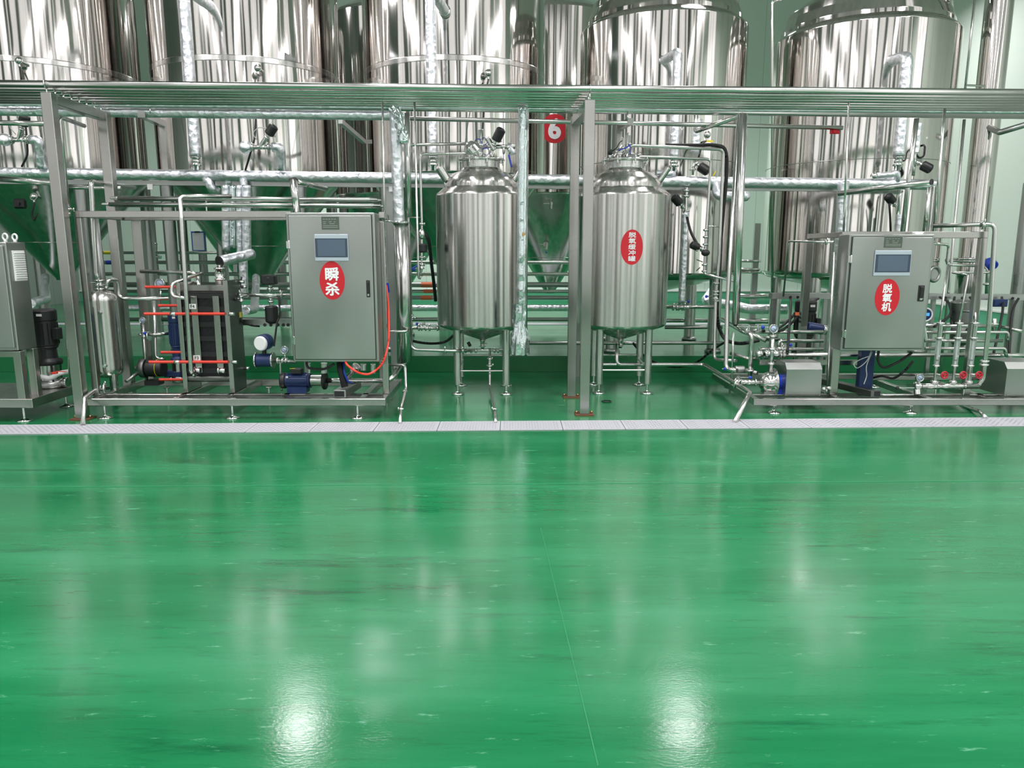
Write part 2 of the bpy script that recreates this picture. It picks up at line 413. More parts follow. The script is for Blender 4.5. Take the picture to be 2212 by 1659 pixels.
# tall daylight windows behind and beside the viewer, mirrored in the tanks
k = 1
def window(x, y, w, side):
    global k
    z0, z1 = 0.7, 10.6; n = max(1, round(w/0.55)); d = 0.05
    if side == 'front': c = lambda u, dd: (x+u, Y0+dd, 0)
    elif side == 'left': c = lambda u, dd: (X0+dd, y+u, 0)
    else: c = lambda u, dd: (X1-dd, y+u, 0)
    ax = side == 'front'
    def bx(mb, u, z, wu, wz, dd, dep):
        p = c(u, dd); return mb.box((p[0], p[1], z), (wu, dep, wz) if ax else (dep, wu, wz))
    f = MB()
    for s in (-1, 1): bx(f, s*(w/2+0.03), (z0+z1)/2, 0.06, z1-z0+0.12, 0.04, 0.08)
    for zz in (z0-0.03, z1+0.03): bx(f, 0, zz, w, 0.06, 0.04, 0.08)
    for i in range(1, n): bx(f, -w/2+w*i/n, (z0+z1)/2, 0.022, z1-z0, 0.04, 0.06)
    for zz in (2.6, 5.2, 7.8): bx(f, 0, zz, w, 0.03, 0.04, 0.05)
    fr = struct('window_%d' % k, f, 'dull')
    o = obj('pane', bx(MB(), 0, (z0+z1)/2, w, z1-z0, 0.02, 0.01), 'daypane', fr)
    k += 1
for x, w in ((-9.5, 1.7), (-6.8, 2.0), (-4.95, 0.35), (-3.2, 1.6), (-0.5, 2.1), (1.35, 0.3), (3.0, 1.7), (5.6, 1.9), (7.3, 0.5)):
    window(x, 0, w, 'front')
for y, w in ((-4.3, 1.6), (-2.1, 0.4), (0.3, 2.0), (2.4, 0.3), (4.8, 1.7)):
    window(0, y, w, 'left'); window(0, y+0.5, w, 'right')
for i, (x, y, z, pw) in enumerate(LAMPS):
    if y < 8:
        rt = thing('linear_lamp', 'long linear lamp hanging over the aisle out of view', 'ceiling lamp', (x, y, z-0.02), 'linear lamps above the aisle')
        obj('lamp_housing', MB().box((x, y, z+0.05), (0.26, 3.3, 0.08)), 'lamp', rt)
    else:
        rt = thing('ceiling_lamp', 'round high bay lamp hanging above the tanks out of view', 'ceiling lamp', (x, y, z-0.02), 'high bay lamps above the tanks')
        obj('lamp_housing', MB().lathe([(0.24, 0.0), (0.25, 0.03), (0.10, 0.2), (0.06, 0.3), (0.0001, 0.32)], (x, y, z+0.01), (0, 0, 1), 24), 'lamp', rt)
    obj('stem', MB().cyl((x, y, z+0.08), (x, y, CEIL-0.001), 0.012), 'lamp', rt)
    LIGHTS[i].parent = rt; LIGHTS[i].location = (0, 0, 0.02)
# ============================================================ BIG TANKS
TY = 10.5; TR = 1.2; ZC = 2.42
def cone_tank(x, y, label, group, z_tip, nz=False):
    t = thing('conical_tank', label, 'tank', (x, y, PLAT), group)
    top = 5.35
    obj('shell', MB().lathe([(TR-0.03, ZC-0.005), (TR-0.006, ZC), (TR, ZC+0.02), (TR, top), (TR-0.05, top+0.06), (TR-0.3, top+0.2), (TR-0.9, top+0.36), (0.0001, top+0.4)], (x, y, 0), seg=96, closed=True), 'tank', t, (x, y, 0))
    pr = [(TR-0.03, ZC-0.004), (TR-0.05, ZC-0.03)]
    n = 8
    for i in range(1, n+1): pr.append((TR-0.05-(TR-0.14)*i/n, ZC-0.03-(ZC-0.03-z_tip)*i/n))
    pr += [(0.09, z_tip-0.02), (0.0001, z_tip-0.02)]
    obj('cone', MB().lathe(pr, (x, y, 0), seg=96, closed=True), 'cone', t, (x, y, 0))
    rc = TR-0.05-(TR-0.14)*0.62; zc = ZC-0.03-(ZC-0.03-z_tip)*0.62
    obj('cone_seam', MB().ring((x, y, zc), (0, 0, 1), rc+0.002, 0.005, 72, 6), 'tube', t, (x, y, 0))
    obj('seam_band', MB().lathe([(TR+0.0005, 3.70), (TR+0.003, 3.705), (TR+0.003, 3.765), (TR+0.0005, 3.77)], (x, y, 0), seg=96, closed=True), 'vessel', t, (x, y, 0))
    for (sx, sy) in ((-1, -1), (1, -1), (-1, 1), (1, 1)):
        lx, ly = x+sx*0.84, y+sy*0.84
        lg = obj('leg', MB().cyl((lx, ly, PLAT+0.05), (lx, ly, ZC+0.0), 0.078, seg=24), 'dull', t)
        obj('foot', MB().lathe([(0.09, PLAT), (0.11, PLAT+0.01), (0.09, PLAT+0.05)], (lx, ly, 0), seg=20), 'dull', lg)
    pt = Vector((x, y, z_tip-0.02))
    return t
FX = (-6.3, -3.53, -0.76)
cone_tank(FX[0], TY, 'large polished conical tank at the left edge of the front row', None, 1.10)
cone_tank(FX[1], TY, 'large polished conical tank second from left, above the plate heat exchanger', None, 1.02)
cone_tank(FX[2], TY, 'large polished conical tank behind the left small vessel', None, 1.02)
BX = ((0.70, 'conical tank in the back row wearing the red number sticker'), (-2.05, 'back row conical tank seen between the middle front tanks'), (-4.85, 'back row conical tank seen between the two left front tanks'))
for bx, lb in BX:
    t6 = cone_tank(bx, 13.9, lb, 'conical tanks in the back row', 0.72)
    if bx > 0: num6 = t6
# number sticker on the back row tank, bent on its shell
def on_shell(cx, cy, R, ang0, z0):
    def pl(u, w, d=0.0):
        R2 = R + d; a = ang0 + u/R
        return Vector((cx + R2*math.sin(a), cy - R2*math.cos(a), z0 + w))
    return pl
def sticker_mesh(pl, w, h, fn, n=40, rows=12):
    mb = MB(); vs = []; fs = []
    for j in range(rows+1):
        v = -math.cos(math.pi*j/rows); hw = fn(v)*w/2
        for i in range(rows+1): vs.append(pl(hw*(-1+2*i/rows), v*h/2))
    for j in range(rows):
        for i in range(rows):
            a = j*(rows+1)+i; fs.append((a, a+1, a+rows+2, a+rows+1))
    return mb.add(vs, fs, True)
ell = lambda v: math.sqrt(max(0, 1-v*v))
pill = lambda v: 1.0 if abs(v) < 0.45 else math.sqrt(max(0, 1-((abs(v)-0.45)/0.55)**2))
a6 = 0.01; z6 = P(1198, 278, 12.7).z
a6 = math.asin((P(1198, 278, 12.7).x-0.70)/TR)
st = obj('sticker', sticker_mesh(on_shell(0.70, 13.9, TR+0.004, a6, z6), 0.36, 0.46, pill), 'sticker', num6)
obj('lettering', text_mb('6', 0.42, on_shell(0.70, 13.9, TR+0.008, a6, z6), 0.018), 'whitevinyl', st)

def round_tank(x, y, R, zb, zt, label, lug, nx):
    t = thing('storage_tank', label, 'tank', (x, y, PLAT))
    obj('shell', MB().lathe([(R-0.06, zb-0.03), (R-0.02, zb-0.015), (R, zb+0.03), (R, zt-0.03), (R-0.02, zt), (R-0.08, zt+0.05)], (x, y, 0), seg=96, closed=True), 'tank', t, (x, y, 0))
    obj('dome', MB().lathe([(R-0.08, zt+0.03), (R-0.085, zt+0.10), (R-0.12, zt+0.2), (R-0.13, zt+0.22), (R-0.14, zt+0.30), (R*0.72, zt+0.42), (R*0.45, zt+0.52), (R*0.2, zt+0.56), (0.0001, zt+0.57)], (x, y, 0), seg=80, closed=True), 'tank', t, (x, y, 0))
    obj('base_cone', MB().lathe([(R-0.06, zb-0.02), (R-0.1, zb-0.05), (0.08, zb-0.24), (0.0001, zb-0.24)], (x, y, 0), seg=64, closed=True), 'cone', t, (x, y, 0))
    obj('shell_seam', MB().ring((x, y, 2.55), (0, 0, 1), R+0.0015, 0.004, 80, 6), 'dull', t, (x, y, 0))
    for (sx, sy) in ((-1, -1), (1, -1), (-1, 1), (1, 1)):
        lx, ly = x+sx*R*0.62, y+sy*R*0.62
        lg = obj('leg', MB().cyl((lx, ly, PLAT+0.05), (lx, ly, zb-0.02), 0.08, seg=24), 'tube', t)
        obj('foot', MB().lathe([(0.09, PLAT), (0.11, PLAT+0.01), (0.09, PLAT+0.05)], (lx, ly, 0), seg=20), 'dull', lg)
    return t
t5 = round_tank(1.93, 10.1, 1.05, 1.18, 4.22, 'polished round topped tank behind the right small vessel', 0, 0)
t7 = round_tank(4.50, 10.1, 1.10, 1.18, 4.13, 'polished round topped tank furthest right, above the deaerator cabinet', 0, 0)
# vent pipe beside the right tank dome
single('vent_pipe', MB().tube(PP(9.55, (1700, -6), (1668, 4), (1668, 70), (1668, 640)), 0.016), 'tube', 'thin bent steel vent pipe rising left of the rightmost tank', 'pipe')

# ============================================================ SMALL VESSELS
def small_vessel(px, yc, label):
    zt, zb, R = 2.06, 0.72, 0.475
    x = (px-1106)/F*(yc*math.cos(TILT)-0.1)
    t = thing('buffer_vessel', label, 'tank', (x, yc, 0))
    obj('shell', MB().lathe([(R-0.06, zb-0.035), (R-0.02, zb-0.02), (R, zb+0.005), (R, zt-0.02), (R-0.01, zt), (R-0.085, zt+0.062), (R-0.095, zt+0.062)], (x, yc, 0), seg=96, closed=True), 'vessel', t, (x, yc, 0))
    obj('dome', MB().lathe([(R-0.09, zt+0.05), (R-0.088, zt+0.10), (R-0.11, zt+0.15), (R-0.18, zt+0.205), (R-0.26, zt+0.235), (0.20, zt+0.25), (0.195, zt+0.255)], (x, yc, 0), seg=80, closed=True), 'vessel', t, (x, yc, 0))
    nk = obj('neck', MB().lathe([(0.195, zt+0.245), (0.19, zt+0.27), (0.19, zt+0.33)], (x, yc, 0), seg=48), 'tube', t, (x, yc, 0))
    obj('rim_flange', MB().lathe([(0.19, zt+0.325), (0.235, zt+0.328), (0.245, zt+0.34), (0.235, zt+0.352), (0.20, zt+0.358), (0.12, zt+0.37), (0.0001, zt+0.375)], (x, yc, 0), seg=48, closed=True), 'bright', t, (x, yc, 0))
    for k in range(8):
        a = k*math.pi/4 + 0.3; c = Vector((x+0.232*math.sin(a), yc-0.232*math.cos(a), zt+0.33))
        obj('flange_bolt', MB().cyl(c-Vector((0, 0, 0.035)), c+Vector((0, 0, 0.04)), 0.008, seg=8), 'bright', nk)
    obj('base_cone', MB().lathe([(R-0.05, zb-0.03), (R-0.09, zb-0.045), (0.045, zb-0.165), (0.02, zb-0.175), (0.0001, zb-0.175)], (x, yc, 0), seg=64, closed=True), 'vessel', t, (x, yc, 0))
    for (sx, sy) in ((-1, -1), (1, -1), (-1, 1), (1, 1)):
        lx, ly = x+sx*0.255, yc+sy*0.255
        lg = obj('leg', MB().cyl((lx, ly, 0.10), (lx, ly, zb-0.03), 0.040, seg=24), 'tube', t)
        obj('foot', MB().lathe([(0.065, 0.0), (0.068, 0.008), (0.03, 0.022), (0.014, 0.03), (0.014, 0.105)], (lx, ly, 0), seg=20), 'bright', lg)
    for (a, b, z) in (((-1, -1), (1, -1), 0.25), ((-1, 1), (1, 1), 0.34), ((-1, -1), (-1, 1), 0.3), ((1, -1), (1, 1), 0.3)):
        obj('stretcher', MB().cyl((x+a[0]*0.23, yc+a[1]*0.255, z), (x+b[0]*0.23, yc+b[1]*0.255, z), 0.011, seg=12), 'tube', t)
    for (a, l) in ((-1, 0.34), (1, 0.34)):
        c = Vector((x+a*l, yc-0.12, zt+0.13)); d = Vector((a*0.55, -0.1, 0.85)).normalized()
        obj('lifting_lug' if a > 0 else 'side_port', MB().cyl(c, c+d*0.15, 0.03 if a > 0 else 0.045, seg=24), 'tube', t)
    # outlet under the cone
    v = obj('outlet_valve', MB().lathe([(0.018, 0), (0.018, 0.02), (0.034, 0.022), (0.034, 0.032), (0.02, 0.035), (0.024, 0.05), (0.024, 0.08), (0.034, 0.085), (0.034, 0.095), (0.018, 0.1)], (x, yc, zb-0.27), seg=20), 'bright', t)
    obj('handle', MB().tube([(x, yc-0.02, zb-0.21), (x+0.02, yc-0.08, zb-0.2), (x+0.05, yc-0.12, zb-0.2)], 0.006), 'bright', v)
    return t, x, yc, zt, R
V1, v1x, v1y, vzt, VR = small_vessel(1040, 7.9, 'small brushed steel vessel on legs without sticker, left of the wrapped pipe')
V2, v2x, v2y, _, _ = small_vessel(1349, 7.95, 'small brushed steel vessel on legs with red oval sticker')
sp_ = P(1365, 534, 7.48)
aS = math.asin((sp_.x - v2x)/VR)
plS = on_shell(v2x, v2y, VR+0.003, aS, P(1365, 534, v2y-VR*math.cos(aS)).z); plL = on_shell(v2x, v2y, VR+0.006, aS, P(1365, 534, v2y-VR*math.cos(aS)).z)
st = obj('sticker', sticker_mesh(plS, 0.225, 0.345, ell, rows=24), 'sticker', V2)
for i, ch in enumerate('脱氧缓冲罐'):
    dz = 0.12 - 0.058*i
    obj('lettering', text_mb(ch, 0.055, lambda u, w, d, dz=dz: plL(u*1.4, w+dz, d), 0.0009), 'whitevinyl', st)

# ============================================================ PIPE RACK
def square_post(mb, p0, p1, w): return mb.bar(p0, p1, w, w, bev=0.004)
def rack_frame(pf, pb, ztop, label):
    t = thing('pipe_rack_frame', label, 'rack frame', (pf.x, pf.y, 0))
    for p in (pf, pb):
        q = obj('post', square_post(MB(), (p.x, p.y, 0.012), (p.x, p.y, ztop), 0.088), 'beam', t, (p.x, p.y, 0))
        obj('floor_plate', MB().box((p.x, p.y, 0.006), (0.17, 0.15, 0.012)), 'rust', q)
        for s in (-1, 1): obj('anchor_bolt', MB().cyl((p.x+s*0.068, p.y, 0.01), (p.x+s*0.068, p.y, 0.035), 0.008, seg=8), 'brass', q)
    obj('cross_beam', MB().bar((pf.x, pf.y+0.044, ztop-0.044), (pb.x, pb.y-0.044, ztop-0.044), 0.08, 0.08, bev=0.004), 'beam', t)
    return t
r1f, r1b = G(164, 906), G(222, 852)
r1f = Vector((-3.86, 6.5, 0)); r1b = Vector((-3.86, 7.35, 0))
rack_frame(r1f, r1b, 2.78, 'square steel rack frame with two posts, left of the heat exchanger')
r2f, r2b = G(1265, 896), G(1233, 856)
rack_frame(Vector((0.665, 6.68, 0)), Vector((0.61, 7.5, 0)), 2.755, 'square steel rack frame with two posts, in front of the stickered vessel')
def rackpoint(x, d, z):                       # the rack drifts away to the right
    yy = 6.5 + (x+3.86)*0.04 + d; return Vector((x, yy, z))
ords = ['nearest', 'second', 'third', 'fourth', 'fifth', 'sixth', 'seventh', 'rearmost']
for i in range(8):
    d = -0.02 + i*0.118; r = 0.030 if i == 0 else 0.026 if i in (2, 3, 6) else 0.019
    z = 2.815 + r + (0.0 if i else 0.002)
    m = 'tube' if i != 7 else 'foil'
    t = thing('overhead_pipe', '%s of the eight long steel pipes lying on the overhead rack' % ords[i], 'pipe', rackpoint(-3.86, d, z), 'long pipes on the overhead rack')
    obj('pipe', MB().tube([rackpoint(-7.6, d, z), rackpoint(7.9, d, z)], r, 18, jit=0.03 if i == 7 else 0, step=0.05 if i == 7 else None), m, t)
    for (bx) in (-3.86, 0.665):
        p = rackpoint(bx, d, z)
        obj('pipe_clip', MB().ring(p, (1, 0, 0), r+0.003, 0.005, 18, 6).cyl((p.x, p.y, 2.76), (p.x, p.y, z-r), 0.006, seg=8), 'bright', t)
# pipes under the rack, level
def hrun(y0, y1, Ya, Yb, r, m, label, cat='pipe', x0=-30, x1=2240, name='horizontal_pipe', jit=0, clips=(), tees=(), extra=None):
    a, b = P(x0, y0, Ya), P(x1, y1, Yb)
    t = thing(name, label, cat, a)
    obj('pipe', MB().tube([a, b], r, 18, jit=jit, step=0.04 if jit else None), m, t)
    for c in clips:
        k = (c-x0)/(x1-x0); p = a.lerp(b, k)
        obj('pipe_clip', MB().ring(p, (b-a), r+0.003, 0.006, 20, 6).cyl(p+Vector((0, 0, -r)), p+Vector((0, 0, -r-0.05)), 0.006, seg=8), 'bright', t)
    return t
hrun(221, 251, 7.55, 7.75, 0.03, 'tube', 'steel pipe running level just above the foil pipe under the rack', clips=(314, 1340), x0=-60)
hrun(238, 249, 7.65, 7.7, 0.05, 'foil', 'foil wrapped pipe hung under the rack at left, ending at the foil riser', x0=-60, x1=853, jit=0.05, name='insulated_pipe')
hrun(256, 276, 7.75, 7.9, 0.022, 'tube', 'thin steel pipe passing in front of the number sticker', x0=880, x1=1820)
hrun(264, 268, 7.3, 7.3, 0.024, 'tube', 'steel pipe stub left of the left rack frame, under the foil pipe', x0=-60, x1=128)
t = hrun(372, 399, 8.6, 8.65, 0.058, 'foil', 'thick foil wrapped main pipe crossing in front of all big tanks', x0=-60, x1=2010, jit=0.035, name='insulated_main_pipe')
obj('end_cap', MB().cyl(P(2010, 399, 8.65), P(2022, 399.2, 8.65), 0.06), 'foil', t)
b0, b1 = P(-40, 392, 8.66), P(1830, 409, 8.72)
t = thing('support_channel', 'long brown grey steel channel right under the foil main pipe', 'beam', b0)
obj('channel', MB().bar(b0, b1, 0.06, 0.05), 'dull', t)
for x in (325, 843, 1238, 1822):
    p = b0.lerp(b1, (x+40)/1870)
    q = obj('hanger', MB().box((p.x, p.y-0.04, p.z-0.045), (0.06, 0.02, 0.06)), 'white', t)
for x in (835, 1250, 1822):
    p = b0.lerp(b1, (x+40)/1870)
    obj('post', MB().bar((p.x, p.y+0.08, 0.0), (p.x, p.y+0.08, p.z-0.03), 0.07, 0.07), 'dull', t)
for lb, (xa, ya, xb, yb) in (('steel bracket arm under the foil pipe left of the long foil riser', (305, 247, 352, 268)), ('steel diagonal brace between the second and third big tanks', (735, 262, 786, 306)), ('square steel bracket arm above the stickered vessel', (1362, 262, 1338, 275))):
    if 'above' in lb:
        single('pipe_support', MB().bar(P(xa, ya, 7.8), P(xb, yb, 8.5), 0.06, 0.06).bar(P(1338, 275, 8.5), P(1334, 390, 8.5), 0.06, 0.06), 'beam', lb, 'bracket')
    elif 'diagonal' in lb:
        single('bracket_brace', MB().bar(P(xa, ya, 8.0), P(xb, yb, 9.2), 0.045, 0.045).bar(P(xb, yb, 9.2), P(xb+14, yb, 9.5), 0.045, 0.045), 'dull', lb, 'bracket')
    else:
        single('pipe_support', MB().bar(P(xa, ya, 7.6), P(xb, yb, 8.4), 0.07, 0.06).bar(P(352, 268, 8.4), P(360, 368, 8.4), 0.06, 0.06), 'beam', lb, 'bracket')
# ============================================================ FITTINGS (children of the run or machine they belong to)
def vec(p): return Vector(p)
def clampf(par, p, ax, r, wing=True):
    ax = vec(ax).normalized(); p = vec(p)
    mb = MB().lathe([(r, -0.014), (r*1.55+0.004, -0.008), (r*1.6+0.006, 0), (r*1.55+0.004, 0.008), (r, 0.014)], p, ax, 20)
    if wing:
        s = ax.orthogonal().normalized()
        if abs(s.z) > 0.7: s = ax.cross(s).normalized()
        q = p + s*(r*1.6+0.012)
        mb.cyl(q - Vector((0, 0, 0.016)), q + Vector((0, 0, 0.016)), 0.006, seg=8)
    return obj('clamp', mb, 'bright', par)
def bfly(par, p, ax, r, hd, knob='blue', L=0.09):
    """butterfly valve: body between two clamps, lever along hd ending in a ball knob"""
    ax = vec(ax).normalized(); p = vec(p); hd = vec(hd).normalized()
    b = obj('valve_body', MB().lathe([(r, -0.03), (r*1.6+0.006, -0.026), (r*1.6+0.006, -0.016), (r*1.25, -0.014), (r*1.25, 0.014), (r*1.6+0.006, 0.016), (r*1.6+0.006, 0.026), (r, 0.03)], p, ax, 20), 'bright', par)
    s = hd.cross(ax)
    if s.length < 0.2: s = ax.orthogonal()
    s.normalize()
    if s.z < 0: s = -s
    q = p + s*(r*1.3+0.03)
    obj('valve_stem', MB().cyl(p, q, 0.008, seg=10).lathe([(0.014, -0.008), (0.014, 0.012)], q, s, 12), 'bright', b)
    e = q + hd*L
    obj('handle', MB().cyl(q, e, 0.0045, seg=8), 'bright', b)
    obj('knob', MB().ball(e + hd*0.01, 0.017, 12), knob, b)
    return b
def actuator(par, p, d, L=0.17, r=0.045, m='black'):
    """pneumatic head: short steel neck then a black cylinder with a dome"""
    p = vec(p); d = vec(d).normalized()
    n = obj('actuator_neck', MB().cyl(p, p+d*0.07, 0.016, seg=14).lathe([(0.028, 0.0), (0.03, 0.012), (0.02, 0.02)], p+d*0.02, d, 16), 'bright', par)
    h = obj('actuator_head', MB().lathe([(r*0.7, 0), (r, 0.012), (r, L*0.7), (r*0.92, L*0.76), (r*0.55, L*0.84), (0.0001, L*0.86)], p+d*0.065, d, 24), m, par)
    s = d.orthogonal().normalized()
    obj('air_fitting', MB().cyl(p+d*0.09+s*r, p+d*0.09+s*(r+0.02), 0.009, seg=8), 'bright', h)
    return h
def gauge(par, p, stem, R, face=(0, -1, 0.12), ax=(0, 0, 1), case='bright'):
    p = vec(p); a = vec(ax).normalized(); f = vec(face).normalized(); c = p + a*(stem + R)
    g = obj('gauge_case', MB().lathe([(R*0.9, -0.02), (R, -0.014), (R, 0.012), (R*0.88, 0.016), (R*0.86, 0.010), (0.0001, 0.010)], c, f, 28).cyl(p, p+a*(stem+0.004), 0.007, seg=10), case, par)
    obj('dial', MB().lathe([(R*0.84, 0.0105), (0.0001, 0.0115)], c, f, 28), 'dial', g)
    u = Vector((1, 0, 0)); w = f.cross(u)*-1
    n0 = c + f*0.0125
    obj('needle', MB().bar(n0 - (u*0.6+w*0.5)*R*0.45, n0 + (u*0.6+w*0.5)*R*0.7, 0.003, 0.001, up=f), 'black', g)
    return g
def run(label, Y, pts, r, m='tube', name='steel_pipe', cat='pipe', jit=0, bend=None, group=None):
    q = [vec(p) if isinstance(p, Vector) else P(p[0], p[1], p[2] if len(p) > 2 else Y) for p in pts]
    t = thing(name, label, cat, q[0], group)
    obj('tube', MB().tube(q, r, 16 if r > 0.012 else 10, jit=jit, step=0.035 if jit else None, bend=bend), m, t)
    return t, q
def cable(label, Y, pts, r=0.008, m='rubber', name='cable', n=6):
    q = [P(p[0], p[1], p[2] if len(p) > 2 else Y) for p in pts]
    z = []                                              # smooth curve through the points
    for i in range(len(q)-1):
        p0, p1, p2, p3 = q[max(0, i-1)], q[i], q[i+1], q[min(len(q)-1, i+2)]
        for k in range(n):
            t = k/n; z.append(0.5*((2*p1) + (p2-p0)*t + (2*p0-5*p1+4*p2-p3)*t*t + (3*p1-p0-3*p2+p3)*t*t*t))
    z.append(q[-1])
    return single(name, MB().tube(z, r, 10, bend=0.001), m, label, 'cable' if 'hose' not in name else 'hose', org=q[0])
XA = Vector((1, 0, 0)); YA = Vector((0, 1, 0)); ZA = Vector((0, 0, 1))

# ============================================================ FLOOR GUTTER
labels = {}
near = ['left of the leftmost machine', 'below the machine stand cut by the left edge', 'at the foot of the left rack frame', 'below the bent drain pipe of the filter', 'below the plate heat exchanger',
        'just right of the plate heat exchanger', 'below the blue pump', 'below the left control cabinet', 'where the clamped drain left of the small vessels ends', 'below the left small vessel',
        'where the clamped drain of the left small vessel ends', 'between the two small vessels', 'in front of the tall right rack post', 'below the stickered vessel', 'right of the stickered vessel',
        'where the thick slanting drain pipe ends', 'below the round pump head', 'below the pump cover of the deaerator', 'below the deaerator cabinet', 'below the three red handwheels',
        'where the small right drain pipe ends', 'at the right edge']
gx0 = 0.96 - 0.53*12; gutY = lambda x: 6.22 + 0.033*x
def plate(x0, x1, y0, y1, label):
    cx, cy = (x0+x1)/2, (y0+y1)/2
    t = thing('drain_cover_plate', label, 'drain cover', (cx, cy, 0))
    sl = 0.033
    yy = lambda x, y: y + (x-cx)*sl
    b = MB().add([(x0, yy(x0, y0), 0.001), (x1, yy(x1, y0), 0.001), (x1, yy(x1, y1), 0.001), (x0, yy(x0, y1), 0.001), (x0, yy(x0, y0), 0.008), (x1, yy(x1, y0), 0.008), (x1, yy(x1, y1), 0.008), (x0, yy(x0, y1), 0.008)],
                 [(3,2,1,0), (4,5,6,7), (0,1,5,4), (1,2,6,5), (2,3,7,6), (3,0,4,7)], False)
    obj('sheet', b, 'tread', t)
    mb = MB(); n = 0
    x = x0+0.03; i = 0
    while x < x1-0.02:
        y = y0+0.03; j = 0
        blk = int((x-x0)/0.11) % 2
        while y < y1-0.02:
            if (i+j) % 2 == 0:
                a = 0.9 if blk else -0.4; dx, dy = math.cos(a)*0.011, math.sin(a)*0.011; nx, ny = -math.sin(a)*0.0028, math.cos(a)*0.0028
                yq = yy(x, y)
                mb.add([(x-dx, yq-dy, 0.0085), (x+nx, yq+ny, 0.010), (x+dx, yq+dy, 0.0085), (x-nx, yq-ny, 0.010)], [(0, 3, 2, 1)], False)
            y += 0.026; j += 1
        x += 0.024; i += 1
    obj('tread_pattern', mb, 'treadbar', t)
for i in range(-2, 21):
    x0 = 0.96 + 0.53*(i-12); cx = x0+0.265
    lb = 'white treadplate drain cover ' + near[min(len(near)-1, max(0, i+1))] if -1 <= i <= 20 else 'white treadplate drain cover outside the left edge'
    cy = gutY(cx)
    plate(x0+0.003, x0+0.527, cy-0.165, cy+0.165, lb)
struct('trim_4', MB().box((0, 4.62, 0.0008), (18, 0.012, 0.0016), Matrix.Rotation(0.02, 3, 'Z')), 'seam')
p0, p1 = G(1168, 1140), G(1292, 1655)
struct('trim_5', MB().bar(p0+Vector((0, 0, 0.0006)), p1+Vector((0, 0, 0.0006)), 0.004, 0.001), 'seam')
struct('trim_6', MB().box((-1, 13.1, PLAT+0.003), (19, 0.32, 0.004)), 'tread')
g = G(1310, 868)
single('rubber_ring', MB().ring(g+Vector((0, 0, 0.006)), ZA, 0.045, 0.006, 24, 6), 'black', 'small dark ring lying on the green floor below the stickered vessel', 'ring')

# ============================================================ CONTROL CABINETS
def cabinet(xl, xr, zb, zt, yf, dep, label, chars, st_c, st_sz, dxs):
    t = thing('control_cabinet', label, 'control cabinet', ((xl+xr)/2, yf+dep/2, zb))
    w = xr-xl; h = zt-zb; cx = (xl+xr)/2
    obj('cabinet_body', MB().box((cx, yf+dep/2+0.012, (zb+zt)/2), (w, dep, h), bev=0.006), 'sheet', t)
    d = obj('door', MB().box((cx, yf, (zb+zt)/2), (w-0.05, 0.02, h-0.05), bev=0.004), 'sheet', t)
    obj('door_gasket', MB().box((cx, yf+0.0085, (zb+zt)/2), (w-0.038, 0.01, h-0.038)), 'gap', d)
    for f in (0.79, 0.15):
        obj('hinge', MB().cyl((xl+0.022, yf-0.006, zb+h*f-0.035), (xl+0.022, yf-0.006, zb+h*f+0.035), 0.008, seg=10).box((xl+0.012, yf+0.004, zb+h*f), (0.03, 0.012, 0.06)), 'bright', t)
    f = yf-0.0105
    def at(px, py): q = P(px, py, f); return q
    return t, d, f
def cab_front(d, f, npx, scr, lock, stk, chars):
    # nameplate
    a, b = P(npx[0], npx[1], f), P(npx[2], npx[3], f); c = (a+b)/2; w, h = abs(b.x-a.x), abs(a.z-b.z)
    n = obj('nameplate', MB().box((c.x, f-0.001, c.z), (w, 0.003, h), bev=0.001), 'nameplate', d)
    e = MB()
    for k, (u, v, ww) in enumerate(((-.36,.3,.12),(-.2,.3,.1),(-.04,.3,.1),(.12,.3,.1),(.28,.3,.12),(-.33,.1,.16),(.0,.1,.16),(.25,.1,.1),(-.33,-.05,.16),(.1,-.05,.3),(0,-.2,.85),(0,-.33,.85))):
        e.box((c.x+u*w, f-0.0028, c.z+v*h), (ww*w, 0.0006, h*0.045))
    obj('etched_lines', e, 'etch', n)
    a, b = P(scr[0], scr[1], f), P(scr[2], scr[3], f); c = (a+b)/2; w, h = abs(b.x-a.x), abs(a.z-b.z)
    s = obj('touch_screen', MB().box((c.x, f-0.006, c.z), (w, 0.012, h), bev=0.004), 'bezel', d)
    obj('screen_border', MB().box((c.x, f-0.0125, c.z-h*0.005), (w*0.96, 0.0012, h*0.70)), 'screen2', s)
    obj('display', MB().box((c.x, f-0.0135, c.z-h*0.005), (w*0.82, 0.0012, h*0.62)), 'screen', s)
    a, b = P(lock[0], lock[1], f), P(lock[2], lock[3], f); c = (a+b)/2; w, h = abs(b.x-a.x), abs(a.z-b.z)
    k = obj('lock_handle', MB().box((c.x, f-0.004, c.z), (w, 0.008, h), bev=0.003).box((c.x, f-0.012, c.z+h*0.08), (w*0.55, 0.01, h*0.66), bev=0.003), 'black', d)
    obj('lock_button', MB().box((c.x, f-0.010, c.z-h*0.36), (w*0.5, 0.006, h*0.14), bev=0.002), 'bright', k)
    cx, cy, sw, sh = stk
    c = P(cx, cy, f); W, H = sw*f/F*1.0, sh*f/F*1.0
    pl = lambda u, v, dd=0.0: Vector((c.x+u, f-0.0008-dd, c.z+v))
    sk = obj('sticker', sticker_mesh(pl, W, H, ell, rows=24), 'sticker', d)
    for ch, px, py, sz in chars:
        q = P(px, py, f)
        obj('lettering', text_mb(ch, sz, lambda u, v, dd, q=q: Vector((q.x+u*1.06, f-0.0016-dd, q.z+v)), sz*0.03), 'whitevinyl', sk)
yc1 = 6.42
xl = P(633, 783, yc1).x; xr = P(818, 778, yc1).x; zb1 = P(700, 782, yc1).z; zt1 = P(700, 459, yc1).z
CAB1, dr, ff = cabinet(xl, xr, zb1, zt1, yc1, 0.24, 'steel control cabinet with red oval sticker of two characters, on the heat exchanger skid', None, None, None, None)
